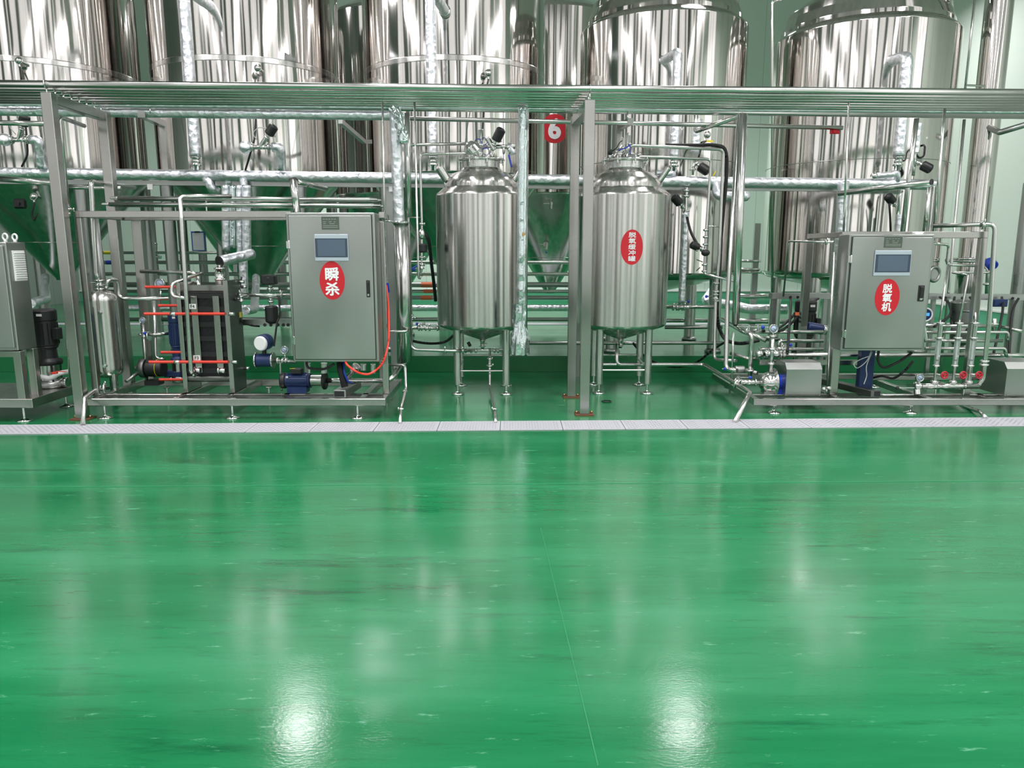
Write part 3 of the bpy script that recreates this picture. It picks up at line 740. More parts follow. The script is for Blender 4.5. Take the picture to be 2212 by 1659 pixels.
cab_front(dr, ff, (694, 468, 733, 496), (679, 506, 754, 564), (791, 605, 800, 642), (717.5, 606, 54, 82), (('瞬', 717, 592, 0.118), ('杀', 718, 624, 0.118)))
C1 = (xl, xr, zb1, zt1)
yc2 = 6.66
xl = P(1817, 757, yc2).x; xr = P(1996, 757, yc2).x; zb2 = P(1900, 758, yc2).z; zt2 = P(1900, 506, yc2).z
CAB2, dr, ff = cabinet(xl, xr, zb2, zt2, yc2, 0.22, 'steel control cabinet with red oval sticker of three characters, on the deaerator skid', None, None, None, None)
cab_front(dr, ff, (1911, 511, 1948, 535), (1890, 541, 1964, 596), (1985, 616, 1994, 651), (1916.5, 642, 53, 78), (('脱', 1917, 623, 0.082), ('氧', 1916, 643, 0.082), ('机', 1914.5, 663, 0.082)))
C2 = (xl, xr, zb2, zt2)
w = P(1990, 497, 6.75)
single('white_socket_box', MB().box((w.x, 6.8, C2[3]+0.012), (0.07, 0.05, 0.024), bev=0.004).cyl((w.x-0.05, 6.8, C2[3]+0.018), (w.x+0.05, 6.8, C2[3]+0.018), 0.006), 'white', 'small white box lying on top of the right control cabinet', 'box')

# ============================================================ SKID FRAMES
def foot(par, x, y, ztop):
    q = obj('foot', MB().lathe([(0.062, 0.0), (0.064, 0.006), (0.03, 0.018), (0.012, 0.026), (0.010, ztop)], (x, y, 0), seg=20).cyl((x, y, ztop-0.012), (x, y, ztop), 0.03, seg=16), 'bright', par)
    return q
B = 0.058
def skid(label, x0, x1, y0, y1, z0, z1, posts, tops, cross, feet):
    t = thing('skid_frame', label, 'frame', (x0, y0, 0)); zc = (z0+z1)/2; h = z1-z0
    obj('front_rail', MB().box(((x0+x1)/2, y0+B/2, zc), (x1-x0, B, h), bev=0.004), 'beam', t)
    obj('inner_rail', MB().box(((x0+x1)/2, y0+0.24, zc), (x1-x0-2*B, B, h), bev=0.004), 'beam', t)
    obj('rear_rail', MB().box(((x0+x1)/2, y1-B/2, zc), (x1-x0, B, h), bev=0.004), 'beam', t)
    for x in (x0+B/2, x1-B/2): obj('side_rail', MB().box((x, (y0+y1)/2, zc), (B, y1-y0-2*B, h), bev=0.004), 'beam', t)
    for x in cross: obj('cross_rail', MB().box((x, (y0+y1)/2, zc), (B, y1-y0-2*B, h), bev=0.004), 'beam', t)
    for (x, y, w, zt) in posts: obj('post', MB().box((x, y, (z1+zt-0.029)/2), (w, w, zt-0.029-z1), bev=0.004), 'beam', t)
    for (a, b, w) in tops: obj('top_rail', MB().bar(a, b, w, w, bev=0.004), 'beam', t)
    for (x, y) in feet: foot(t, x, y, z0)
    return t
s1x0, s1x1 = -3.79, -1.13; s1y0, s1y1 = 6.47, 7.5
pz = P(300, 463, 6.62).z
fl = P(171, 470, 6.62); bl = P(297, 470, 7.35)
S1 = skid('stainless skid frame carrying the heat exchanger and left control cabinet', s1x0, s1x1, s1y0, s1y1, 0.126, 0.19,
     [(fl.x, 6.62, 0.055, pz), (bl.x, 7.35, 0.09, pz), (P(833, 600, 7.35).x-0.05, 7.35, 0.07, pz), (s1x1-0.03, 6.72, 0.055, pz-0.03)],
     [(Vector((fl.x-0.027, 6.62, pz)), Vector((C1[0]-0.004, 6.62, pz)), 0.056), (Vector((fl.x, 6.65, pz)), Vector((fl.x, 7.3, pz)), 0.05), (Vector((fl.x, 7.35, pz+0.0)), Vector((s1x1-0.2, 7.35, pz)), 0.05), (Vector((s1x1-0.03, 6.74, pz)), Vector((s1x1-0.08, 7.3, pz)), 0.05)],
     [P(398, 845, 6.7).x, P(500, 848, 6.7).x, P(620, 848, 6.7).x, P(790, 850, 6.7).x],
     [(P(228, 902, 6.53).x, 6.53), (P(503, 902, 6.53).x, 6.53), (P(773, 902, 6.53).x, 6.53), (P(360, 830, 7.4).x, 7.4), (P(580, 832, 7.4).x, 7.4), (s1x1-0.15, 7.4)])
s2x0 = P(1628, 870, 6.7).x; s2x1 = 5.4
tz = P(1960, 507, 6.85).z
lp = P(1801, 850, 6.85).x+0.02; rp = P(2112, 700, 6.85).x
S2 = skid('stainless skid frame carrying the deaerator cabinet and pumps', s2x0, s2x1, 6.7, 8.15, 0.08, 0.142,
     [(lp, 6.935, 0.075, tz), (rp, 6.92, 0.06, tz), (lp-0.02, 7.7, 0.07, tz)],
     [(Vector((lp-0.04, 6.92, tz)), Vector((rp+0.03, 6.92, tz)), 0.06), (Vector((lp, 6.96, tz)), Vector((lp-0.02, 7.7, tz)), 0.05), (P(1640, 783, 7.25), P(1860, 783, 7.25), 0.05), (P(1850, 817, 7.25), P(2130, 817, 7.25), 0.035)],
     [P(1800, 850, 6.9).x, P(1990, 850, 6.9).x, P(2120, 850, 6.9).x],
     [(P(1672, 893, 6.73).x, 6.74), (P(1967, 893, 6.73).x, 6.74), (P(1640, 820, 8.0).x-0.3, 8.05), (4.9, 6.74), (4.0, 8.05)])
# machine stand at the left edge
x1 = -4.2
t = thing('machine_stand', 'low steel stand cut by the left edge, carrying cabinet and black pump', 'frame', (-5.0, 6.4, 0))
obj('base_tray', MB().box((-5.05, 6.75, 0.172), (1.7, 0.80, 0.08), bev=0.004), 'beam', t)
for (x, y) in ((-4.33, 6.42), (-5.6, 6.42), (-4.33, 7.05)): foot(t, x, y, 0.132)
for x in (-4.30, -4.80):
    obj('post', MB().box((x, 6.40, 0.42), (0.065, 0.065, 0.42), bev=0.003), 'beam', t)
obj('post', MB().box((-4.30, 6.58, 0.42), (0.065, 0.065, 0.42), bev=0.003), 'beam', t)
obj('top_rail', MB().box((-4.72, 6.40, 0.605), (0.9, 0.06, 0.05)), 'beam', t)
t = thing('control_cabinet', 'grey control cabinet cut by the left edge, with white louvred vent', 'control cabinet', (-4.6, 6.49, 0.63))
ztc = P(8, 523, 6.36).z; xr0 = P(8, 523, 6.36).x
obj('cabinet_body', MB().box((xr0-0.45, 6.51, (0.632+ztc)/2), (0.9, 0.26, ztc-0.632), bev=0.006), 'sheet', t)
obj('door', MB().box((xr0-0.45, 6.37, (0.632+ztc)/2), (0.86, 0.018, ztc-0.69), bev=0.004), 'sheet', t)
a = P(22, 545, 6.45); b = P(44, 585, 6.56)
v = obj('vent_grille', MB().box((xr0+0.006, 6.52, 1.36), (0.012, 0.16, 0.26), bev=0.003), 'white', t)
e = MB()
for i in range(12): e.box((xr0+0.014, 6.52, 1.255+i*0.0195), (0.012, 0.14, 0.008), Matrix.Rotation(0.5, 3, 'Y'))
obj('louvres', e, 'white', v)
for (x, y) in ((xr0-0.03, 6.43), (xr0-0.06, 6.60), ):
    obj('lifting_eye', MB().ring((x, y, ztc+0.045), (0.3, 1, 0), 0.026, 0.008, 20, 8).cyl((x, y, ztc), (x, y, ztc+0.02), 0.014, seg=12), 'white', t)
# black vertical pump
def vpump(x, y, z0, label, h=0.75, r=0.105, head='black', lean=0):
    t = thing('vertical_pump', label, 'pump', (x, y, z0)); k = h/0.75; q = r/0.105
    obj('pump_base', MB().lathe([(0.11*q, 0), (0.12*q, 0.01), (0.12*q, 0.05*k), (0.09*q, 0.07*k)], (x, y, z0), seg=28), 'dull', t)
    obj('pump_stages', MB().lathe([(0.082*q, 0.07*k), (0.082*q, 0.22*k)], (x, y, z0), seg=28), 'tube', t)
    for i in range(4):
        a = math.pi/4+i*math.pi/2; c = Vector((x+0.096*q*math.cos(a), y+0.096*q*math.sin(a), z0))
        obj('tie_rod', MB().cyl(c+Vector((0, 0, 0.04*k)), c+Vector((0, 0, 0.24*k)), 0.008, seg=8), 'black', t)
    obj('pump_bracket', MB().lathe([(0.115*q, 0.22*k), (0.12*q, 0.24*k), (0.12*q, 0.265*k), (0.085*q, 0.28*k), (0.08*q, 0.37*k), (0.095*q, 0.385*k), (0.1*q, 0.40*k)], (x, y, z0), seg=28), head, t)
    mb = MB().lathe([(0.10*q, 0.40*k), (0.105*q, 0.41*k), (0.105*q, 0.64*k), (0.09*q, 0.65*k)], (x, y, z0), seg=32)
    for i in range(16):
        a = i*math.pi/8; mb.bar((x+0.108*q*math.cos(a), y+0.108*q*math.sin(a), z0+0.42*k), (x+0.108*q*math.cos(a), y+0.108*q*math.sin(a), z0+0.62*k), 0.006, 0.006)
    m = obj('motor', mb, head, t)
    obj('fan_cowl', MB().lathe([(0.108*q, 0.64*k), (0.112*q, 0.65*k), (0.112*q, 0.735*k), (0.09*q, 0.75*k), (0.0001, 0.752*k)], (x, y, z0), seg=32), head, t)
    obj('terminal_box', MB().box((x+0.125*q, y-0.02, z0+0.52*k), (0.05*q, 0.09*q, 0.11*k), bev=0.006), head, m)
    obj('motor_label', MB().box((x+0.03*q, y-0.1115*q, z0+0.70*k), (0.05*q, 0.003, 0.022*k)), 'white', m)
    for s in (-1, 1): obj('port_flange', MB().cyl((x+s*0.11*q, y, z0+0.045*k), (x+s*0.165*q, y, z0+0.045*k), 0.05*q, seg=24, bev=0.004), 'tube', t)
    return t
px = P(98, 740, 6.9)
vpump(px.x-0.01, 6.93, 0.213, 'tall black vertical pump beside the cabinet at the left edge', h=0.74, r=0.105)
t, q = run('white insulated pipe with red valve beside the black vertical pump', 6.75, [(78, 812, 6.72), (108, 818, 6.72), (128, 806, 6.74), (165, 800, 6.9)], 0.022, 'white', name='insulated_pipe')
obj('valve_lever', MB().bar(P(112, 806, 6.66), P(124, 805, 6.66), 0.03, 0.02, bev=0.004).bar(P(122, 802, 6.66), P(142, 803, 6.66), 0.018, 0.006, bev=0.002), 'red', t, label='red valve lever')
run('foil wrapped elbow pipe under the leftmost tank cone', 8.6, [(98, 598, 10.3), (97, 622, 10.0), (100, 645, 9.4), (66, 656, 8.6)], 0.052, 'foil', name='insulated_pipe', jit=0.06)

# ============================================================ FILTER HOUSING
fx, fy = P(228, 740, 7.0).x, 7.0
t = thing('filter_housing', 'slim steel filter cylinder on three legs beside the left rack posts', 'filter', (fx, fy, 0.19))
r = 0.138; zb = P(236, 806, 6.86).z; ztp = P(222, 650, 6.86).z
obj('shell', MB().lathe([(0.0001, zb-0.07), (r*0.6, zb-0.055), (r*0.93, zb-0.02), (r, zb+0.02), (r, ztp), (r*0.94, ztp+0.04), (r*0.7, ztp+0.075), (r*0.3, ztp+0.09), (0.03, ztp+0.095)], (fx, fy, 0), seg=48), 'vessel', t, (fx, fy, 0))
for a in (-0.9, 0.9, 3.1):
    obj('leg', MB().cyl((fx+math.sin(a)*0.11, fy-math.cos(a)*0.11, 0.19), (fx+math.sin(a)*0.11, fy-math.cos(a)*0.11, zb+0.03), 0.02, seg=14), 'tube', t)
obj('level_tube', MB().tube([Vector((fx-0.02, fy-r, ztp-0.06)), Vector((fx-0.04, fy-r-0.05, ztp-0.06)), Vector((fx-0.04, fy-r-0.05, 0.27)), ], 0.012), 'tube', t)
sg = obj('sight_bracket', MB().bar((fx+0.06, fy-r-0.02, ztp-0.12), (fx+0.06, fy-r-0.02, zb+0.08), 0.02, 0.01), 'bright', t)
for z in (ztp-0.11, zb+0.07): obj('sight_fitting', MB().cyl((fx+0.06, fy-r+0.01, z), (fx+0.06, fy-r-0.035, z), 0.014, seg=12), 'bright', sg)
top = Vector((fx, fy, ztp+0.10))
clampf(t, top+ZA*0.005, ZA, 0.03); b = bfly(t, top+ZA*0.06, ZA, 0.026, (-1, -0.3, 0), L=0.12)
run('steel pipe rising from the filter cylinder and bending right behind the rack posts', 7.0, [tuple((215, 612, 7.0)), (208, 592, 7.0), (196, 392, 7.0), (290, 405, 8.3)], 0.022)
run('short hooked steel pipe on top of the filter cylinder', 7.0, [(230, 622, 7.0), (233, 605, 7.0), (254, 603, 7.1), (258, 640, 7.1), (268, 645, 7.1), (365, 645, 7.1)], 0.018)
t, q = run('bent drain pipe with small round valve, from filter foot into the gutter', 6.55, [(234, 838, 6.75), (205, 843, 6.6), (183, 860, 6.42), (183, 868, 6.4), Vector((P(184, 922, 6.25).x, 6.22, 0.012))], 0.019, bend=0.06)
clampf(t, P(212, 843, 6.63), (1, 0.2, 0), 0.02); clampf(t, P(226, 839, 6.7), (1, 0.3, 0), 0.03)
t, q = run('short vertical tube with blue knob below the filter cylinder', 6.6, [(207, 815, 6.9), (209, 845, 6.8)], 0.008); obj('knob', MB().ball(q[0]+ZA*0.012, 0.019), 'blue', t)
# tubes between the rack posts
t, q = run('bent steel tube hanging inside the left rack frame', 6.9, [(182, 272, 7.25), (128, 252, 6.75), (147, 452, 6.75)], 0.019)
clampf(t, q[-1], ZA, 0.02); obj('valve_stub', MB().cyl(q[-1]-ZA*0.02, q[-1]-ZA*0.06, 0.018).cyl(q[-1]-XA*0.01, q[-1]-XA*0.11, 0.012).lathe([(0.026, -0.008), (0.026, 0.008)], q[-1]-XA*0.09, XA, 14), 'bright', t)
run('level steel tube crossing the left rack frame below the main pipe', 7.6, [(124, 404, 7.6), (262, 407, 7.6)], 0.02)
run('slanting steel tube at the left edge under the main pipe', 7.2, [(-40, 383, 7.6), (122, 396, 7.3)], 0.028)
run('thin vertical tube right behind the front left rack post', 6.8, [(127, 470, 6.75), (152, 830, 6.75)], 0.010)
run('slim vertical pipe between the rear rack post and the skid post', 7.2, [(206, 470, 7.6), (222, 605, 7.6), Vector((P(222, 605, 7.6).x, 7.6, 0.0))], 0.03, 'dull')

# ============================================================ PLATE HEAT EXCHANGER
X = lambda px, py, Y: P(px, py, Y).x
ya, yb = 6.74, 7.06
xL = X(407, 830, ya)-0.03; xR0 = X(499, 842, ya); xR1 = X(507, 842, ya)
zt_ = P(390, 606, ya).z; zbm = 0.192
t = thing('plate_heat_exchanger', 'plate heat exchanger with dark plates, grey straps and red tie rods', 'heat exchanger', ((xL+xR1)/2, 6.9, 0.19))
obj('cover_plate', MB().box((xL, (ya+yb)/2, (zbm+zt_)/2-0.01), (0.04, yb-ya, zt_-zbm-0.02), bev=0.003), 'beam', t)
cp = obj('cover_plate', MB().box(((xR0+xR1)/2, (ya+yb)/2, (zbm+zt_)/2), (xR1-xR0, yb-ya, zt_-zbm), bev=0.003), 'darksteel', t)
obj('edge_strip', MB().box(((xR0+xR1)/2, ya-0.006, (zbm+zt_)/2), (xR1-xR0+0.006, 0.012, zt_-zbm)), 'beam', cp)
zp0, zp1 = P(450, 812, ya).z, P(450, 632, ya).z
mb = MB(); n = 44; xs0, xs1 = xL+0.022, xR0-0.002
for i in range(n): 
    xx = xs0+(xs1-xs0)*(i+0.5)/n
    mb.box((xx, (ya+yb)/2+0.0, (zp0+zp1)/2), ((xs1-xs0)/n*0.7, yb-ya-0.05, zp1-zp0))
mb.box(((xs0+xs1)/2, (ya+yb)/2+0.004, (zp0+zp1)/2), (xs1-xs0-0.004, yb-ya-0.065, zp1-zp0-0.01))
obj('plate_pack', mb, 'plate', t)
mb = MB()
for f in (0.06, 0.26, 0.45, 0.62, 0.8, 0.96): mb.box(((xs0+xs1)/2, ya+0.021, zp0+(zp1-zp0)*f), (xs1-xs0, 0.012, 0.045))
obj('gasket_bands', mb, 'black', t)
for px in (418, 465):
    xx = X(px+6, 720, ya)
    sb = obj('strap', MB().box((xx, ya+0.004, (zp0+zp1)/2), (0.058, 0.014, zp1-zp0-0.06), bev=0.002), 'beam', t)
    if px == 418:
        for nm, yy in (('F4', 662), ('F3', 773)):
            pp = P(416 if nm == 'F4' else 425, yy, ya-0.005)
            tg = obj('tag_plate', MB().box((pp.x, ya-0.0045, pp.z), (0.062, 0.003, 0.046)), 'white', sb)
            obj('lettering', text_mb(nm, 0.042, lambda u, v, dd, pp=pp: Vector((pp.x+u, ya-0.0066-dd, pp.z+v)), 0.0006), 'black', tg)
for (px0, px1, py, yy) in ((312, 492, 678, ya-0.025), (322, 503, 782, ya-0.025), (314, 488, 620, yb+0.02), (342, 400, 660, yb+0.02), (348, 400, 761, yb+0.03), (344, 400, 820, yb+0.02)):
    a, b = P(px0, py, yy), P(px1, py-1, yy)
    rd = obj('tie_rod', MB().cyl(a, Vector((xR0+0.0 if px1 > 450 else b.x, yy, a.z)), 0.0135, seg=14), 'red', t)
    if px1 > 450:
        obj('nut', MB().cyl((xR1, yy, a.z), (xR1+0.05, yy, a.z), 0.018, seg=6), 'bright', rd)
        obj('nut', MB().cyl((xL-0.07, yy, a.z), (xL-0.022, yy, a.z), 0.02, seg=6), 'bright', rd)
obj('warning_tag', MB().box((xR1+0.02, yb-0.1, P(510, 681, 6.9).z), (0.003, 0.05, 0.05)), 'yellow', cp)
obj('guide_bar', MB().box(((xL+xR0)/2, (ya+yb)/2, zp1+0.035), (xR0-xL, 0.07, 0.05)), 'beam', t)
obj('bottom_bar', MB().cyl((xL, (ya+yb)/2-0.1, zp0-0.03), (xR0, (ya+yb)/2-0.1, zp0-0.03), 0.035, seg=20), 'darksteel', t)
for px in (420, 474):
    a = P(px, 800, ya-0.02)
    b_ = obj('port', MB().cyl((a.x, ya-0.03, a.z+0.0), (a.x+0.06, ya-0.03, a.z), 0.026, seg=18).lathe([(0.034, -0.006), (0.034, 0.006)], (a.x, ya-0.03, a.z), XA, 18), 'bright', t)
for py in (612, 806): obj('bolt', MB().cyl((xR1, yb-0.04, P(500, py, ya).z), (xR1+0.05, yb-0.04, P(500, py, ya).z), 0.016, seg=6), 'bright', cp)
# tube down to port F3, holding tubes on top
t, q = run('long steel tube dropping in front of the heat exchanger to its lower port', 6.62, [(500, 424, 6.9), (388, 424, 6.66), (392, 470, 6.58), (413, 806, 6.58), (424, 806, 6.66)], 0.0185)
clampf(t, P(420, 806, 6.63), XA, 0.02)
run('small steel loop tube left of the heat exchanger, before the dropping tube', 6.66, [(438, 589, 6.9), (372, 612, 6.72), (370, 640, 6.7), (406, 645, 6.66)], 0.016, bend=0.06)
run('steel tube with elbow above the heat exchanger plates', 7.1, [(304, 586, 7.3), (415, 589, 7.2), (426, 596, 7.2), (430, 618, 7.0)], 0.018)
for i, (ya_, x0_, x1_, Y, lb) in enumerate(((428, 255, 799, 7.05, 'upper front'), (430, 262, 808, 7.3, 'upper rear'), (441, 236, 806, 7.05, 'lower front'), (443, 250, 812, 7.3, 'lower rear'))):
    t, q = run('%s of the four long holding tubes lying above the heat exchanger skid' % lb, Y, [(x0_, ya_, Y), (x1_, ya_+3, Y)], 0.019, name='holding_tube', group=None)
    for e, s in ((q[0], -1), (q[-1], 1)): obj('reducer', MB().cyl(e, e+XA*s*0.07, 0.019, 0.010, seg=14), 'bright', t)
    for px in (445, 640):
        c = P(px, ya_+1, Y); obj('pipe_clip', MB().ring(c, XA, 0.022, 0.004, 16, 6).cyl((c.x, c.y, pz+0.025), (c.x, c.y, c.z-0.02), 0.005, seg=8), 'bright', t)
t, q = run('open ended vertical steel pipe standing on the top rail left of the cabinet', 6.66, [Vector((P(642, 458, 6.66).x, 6.66, pz+0.02)), (633, 388, 6.66)], 0.032); obj('open_end', MB().lathe([(0.032, 0), (0.034, 0.004), (0.026, 0.006), (0.026, 0.002), (0.0001, 0.001)], q[-1], (0, -0.8, 1), 24), 'black', t)
run('slanting steel tube running back right from the open ended pipe', 6.8, [(640, 392, 6.72), (704, 408, 7.6)], 0.024)
t, q = run('thick open steel stub with foil behind, above the skid actuators', 7.4, [(474, 565, 7.15), (545, 549, 7.5)], 0.052, 'foil', jit=0.04); obj('open_end', MB().lathe([(0.053, -0.004), (0.055, 0.004), (0.045, 0.006), (0.0001, 0.0)], q[0], (q[0]-q[1]), 24), 'black', t)
for i, (xx, y0_, y1_, w, m) in enumerate(((487, 473, 541, 17, 'foil'), (502, 482, 536, 13, 'wrap'), (516, 482, 556, 12, 'foil'), (532, 445, 548, 19, 'foil'), (525, 560, 642, 19, 'foil'))):
    lb = ['leftmost of the foil wrapped pipes hanging before the second tank cone', 'dark film wrapped pipe second of those before the second tank cone', 'slimmest foil pipe before the second tank cone', 'tallest foil wrapped pipe before the second tank cone', 'foil wrapped pipe dropping below the thick open stub'][i]
    run(lb, 7.75, [(xx, y0_ if i == 4 else 400, 8.0), (xx+1 if i != 4 else xx+2, y1_, 8.0)], pxr(w, 7.75), m, name='insulated_pipe', jit=0.05)
t, q = run('vertical steel valve column with glass bowl right of the heat exchanger top', 7.1, [(474, 572, 7.15), (475, 598, 7.15), (475, 622, 7.15)], 0.022)
obj('valve_bowl', MB().lathe([(0.022, -0.07), (0.05, -0.06), (0.052, -0.045), (0.034, -0.04), (0.05, 0), (0.034, 0.04), (0.052, 0.045), (0.05, 0.06), (0.022, 0.07)], P(475, 592, 7.15), ZA, 24), 'bright', t)
obj('cylinder', MB().cyl(P(476, 604, 7.15), P(478, 626, 7.15), 0.048), 'tube', t)
# elbows of foil under main pipe
run('foil elbow under the main pipe, left of the slanting tube', 8.5, [(446, 384, 8.6), (458, 410, 8.6), (470, 414, 8.7)], 0.05, 'foil', name='insulated_elbow', jit=0.08)
run('small foil wrapped stub under the main pipe above the holding tubes', 8.5, [(495, 388, 8.65), (494, 414, 8.7)], 0.045, 'foil', name='insulated_stub', jit=0.1)
run('foil drop pipe under the main pipe passing behind the holding tubes', 8.4, [(526, 388, 8.6), (528, 440, 8.4)], 0.045, 'foil', name='insulated_pipe', jit=0.05)

# row of valves and actuators right of the exchanger
t, q = run('level steel pipe with valves between heat exchanger and left cabinet', 6.95, [(508, 637, 6.95), (632, 638, 6.95)], 0.017)
for px in (520, 608): clampf(t, P(px, 637, 6.95), XA, 0.018)
actuator(t, P(585, 645, 6.95), (0, 0, -1), 0.2, 0.06); actuator(t, P(584, 630, 6.95), (0, -0.1, 1), 0.1, 0.04)
obj('position_box', MB().box(P(582, 604, 6.95), (0.13, 0.1, 0.09), bev=0.01), 'black', t)
bfly(t, P(521, 645, 6.95), (0, 0, 1), 0.016, (0.4, -1, 0), 'black', 0.05)
t, q = run('foil wrapped elbow piece before the second tank cone tip', 7.6, [(553, 598, 9.4), (553, 622, 9.1), (549, 668, 8.0), (530, 672, 7.8)], 0.045, 'foil', name='insulated_pipe', jit=0.1)
cable('black cable drooping beside the exchanger end plate', 6.95, [(522, 598, 7.1), (516, 640, 7.05), (520, 690, 7.0), (540, 702, 7.1), (560, 705, 7.2)], 0.009)
cable('black cable hanging from tray to the flow meter', 6.9, [(602, 640, 6.9), (604, 680, 6.85), (598, 700, 6.82), (592, 748, 6.8)], 0.009)
t = thing('cable_tray', 'perforated steel cable tray behind the left cabinet', 'cable tray', P(590, 700, 7.2))
a, b = P(518, 695, 7.2), P(640, 695, 7.2)
obj('tray', MB().bar(a, b, 0.14, 0.055), 'dull', t); obj('holes', MB().cyl(P(572, 702, 7.12), P(572, 702, 7.14), 0.016).cyl(P(585, 702, 7.12), P(585, 702, 7.14), 0.016).cyl(P(600, 702, 7.12), P(600, 702, 7.14), 0.016).cyl(P(612, 702, 7.12), P(612, 702, 7.14), 0.016).cyl(P(622, 702, 7.12), P(622, 702, 7.14), 0.016), 'black', t)
obj('post', MB().bar((b.x+0.02, 7.42, 0.19), (b.x+0.02, 7.42, a.z), 0.04, 0.04), 'dull', t); obj('bracket', MB().bar((b.x+0.02, 7.42, a.z-0.04), (b.x+0.02, 7.2, a.z-0.04), 0.03, 0.02), 'dull', t)
# flow meter
c = P(572, 778, 6.85)
t = thing('flow_meter', 'dark blue flow meter with white round head below the cable tray', 'flow meter', (c.x, 6.85, c.z-0.08))
obj('meter_body', MB().cyl(c-XA*0.07, c+XA*0.07, 0.062, seg=28), 'navy', t)
for s in (-1, 1): obj('flange', MB().cyl(c+XA*s*0.07, c+XA*s*0.085, 0.078, seg=28, bev=0.003), 'tube', t)
obj('neck', MB().cyl(c+ZA*0.05, c+ZA*0.12, 0.02), 'black', t)
hd = obj('meter_head', MB().cyl(c+Vector((0.01, 0.05, 0.17)), c+Vector((-0.0, -0.05, 0.17)), 0.075, seg=32, bev=0.008), 'navy', t)
obj('head_cover', MB().cyl(c+Vector((0, -0.05, 0.165)), c+Vector((-0.01, -0.085, 0.165)), 0.068, seg=32, bev=0.01), 'white', hd)
t, q = run('level steel pipe with clamp fittings from flow meter to cabinet', 6.85, [(592, 778, 6.85), (640, 782, 6.85)], 0.016)
for px in (600, 611, 619): clampf(t, P(px, 779, 6.85), XA, 0.016, False)
gauge(t, P(616, 778, 6.85)+ZA*0.015, 0.045, 0.036)
obj('support_leg', MB().cyl(P(605, 780, 6.85), Vector((P(605, 780, 6.85).x, 6.85, 0.19)), 0.01), 'tube', t)
t, q = run('short pressure gauge stem before the hall wall, left of the exchanger', 7.4, [(347, 645, 7.3), (347, 628, 7.3)], 0.009, name='gauge_stem', cat='gauge'); gauge(t, q[-1], 0.02, 0.048)
# blue pump under the cabinet
c = P(644, 822, 6.8)
t = thing('horizontal_pump', 'blue motor pump lying on the left skid below the cabinet', 'pump', (c.x, 6.8, 0.19))
mb = MB().cyl(c-XA*0.11, c+XA*0.10, 0.066, seg=28)
for i in range(18):
    a = i*math.pi/9; d = Vector((0, math.cos(a), math.sin(a))); mb.bar(c-XA*0.09+d*0.068, c+XA*0.08+d*0.068, 0.004, 0.012, up=d)
m_ = obj('motor', mb, 'navy', t)
obj('fan_cover', MB().cyl(c-XA*0.16, c-XA*0.105, 0.075, seg=28, bev=0.01), 'black', t)
obj('terminal_box', MB().box(c+Vector((0, -0.02, 0.095)), (0.1, 0.08, 0.05), bev=0.006), 'black', m_)
obj('label_plate', MB().box(c+Vector((-0.03, -0.055, 0.121)), (0.05, 0.01, 0.002)), 'yellow', m_)
obj('label_plate', MB().box(c+Vector((-0.08, -0.074, 0.045)), (0.02, 0.003, 0.016)), 'white', m_)
obj('pump_stages', MB().cyl(c+XA*0.12, c+XA*0.23, 0.055, seg=28), 'tube', t)
obj('end_flange', MB().cyl(c+XA*0.10, c+XA*0.12, 0.07, seg=28), 'navy', t)
obj('pump_head', MB().cyl(c+XA*0.23, c+XA*0.265, 0.085, seg=28, bev=0.008), 'black', t)
obj('base_foot', MB().box((c.x, 6.8, (0.19+c.z-0.05)/2), (0.18, 0.12, c.z-0.05-0.19)), 'navy', t)
run('steel suction pipe running right from the blue pump through the skid post', 6.8, [(706, 822, 6.8), (740, 822, 6.84), (840, 822, 6.95), (852, 812, 7.0), (868, 790, 7.4)], 0.023, bend=0.1)
t, q = run('slanted filter branch on the suction pipe below the left cabinet', 6.85, [(752, 815, 6.85), (771, 790, 6.8)], 0.022); obj('cap', MB().cyl(q[0].lerp(q[1], 0.55), q[1], 0.04, bev=0.004), 'tube', t)
c = P(740, 845, 6.62)
t = thing('cable_duct', 'square cable duct with black and blue cables under the left cabinet', 'cable duct', (c.x, 6.6, 0.19))
obj('duct', MB().bar((c.x, 6.5, 0.228), (c.x+0.04, 7.0, 0.228), 0.11, 0.07, bev=0.004), 'dull', t)
obj('open_end', MB().box((c.x-0.002, 6.498, 0.228), (0.09, 0.004, 0.05)), 'black', t)
obj('cable_bundle', MB().tube([P(734, 782, 6.6), P(736, 800, 6.58), P(745, 836, 6.56)], 0.032, 12), 'rubber', t)
obj('blue_cable', MB().tube([P(742, 782, 6.58), P(744, 806, 6.55), P(752, 825, 6.55), P(762, 828, 6.7)], 0.010, 8), 'blue', t)
cable('black cables slung under the left cabinet bottom', 6.55, [(662, 782, 6.5), (668, 795, 6.5), (700, 797, 6.5), (722, 786, 6.5)], 0.012)
single('hose_fittings', MB().cyl(P(668, 784, 6.62), P(668, 806, 6.62), 0.012).cyl(P(700, 784, 6.7), P(700, 806, 6.7), 0.03).cyl(P(785, 786, 6.8), P(785, 800, 6.8), 0.03).cyl(P(806, 786, 6.8), P(806, 806, 6.8), 0.025), 'tube', 'cluster of steel fittings hanging behind the lower edge of the left cabinet', 'fitting')
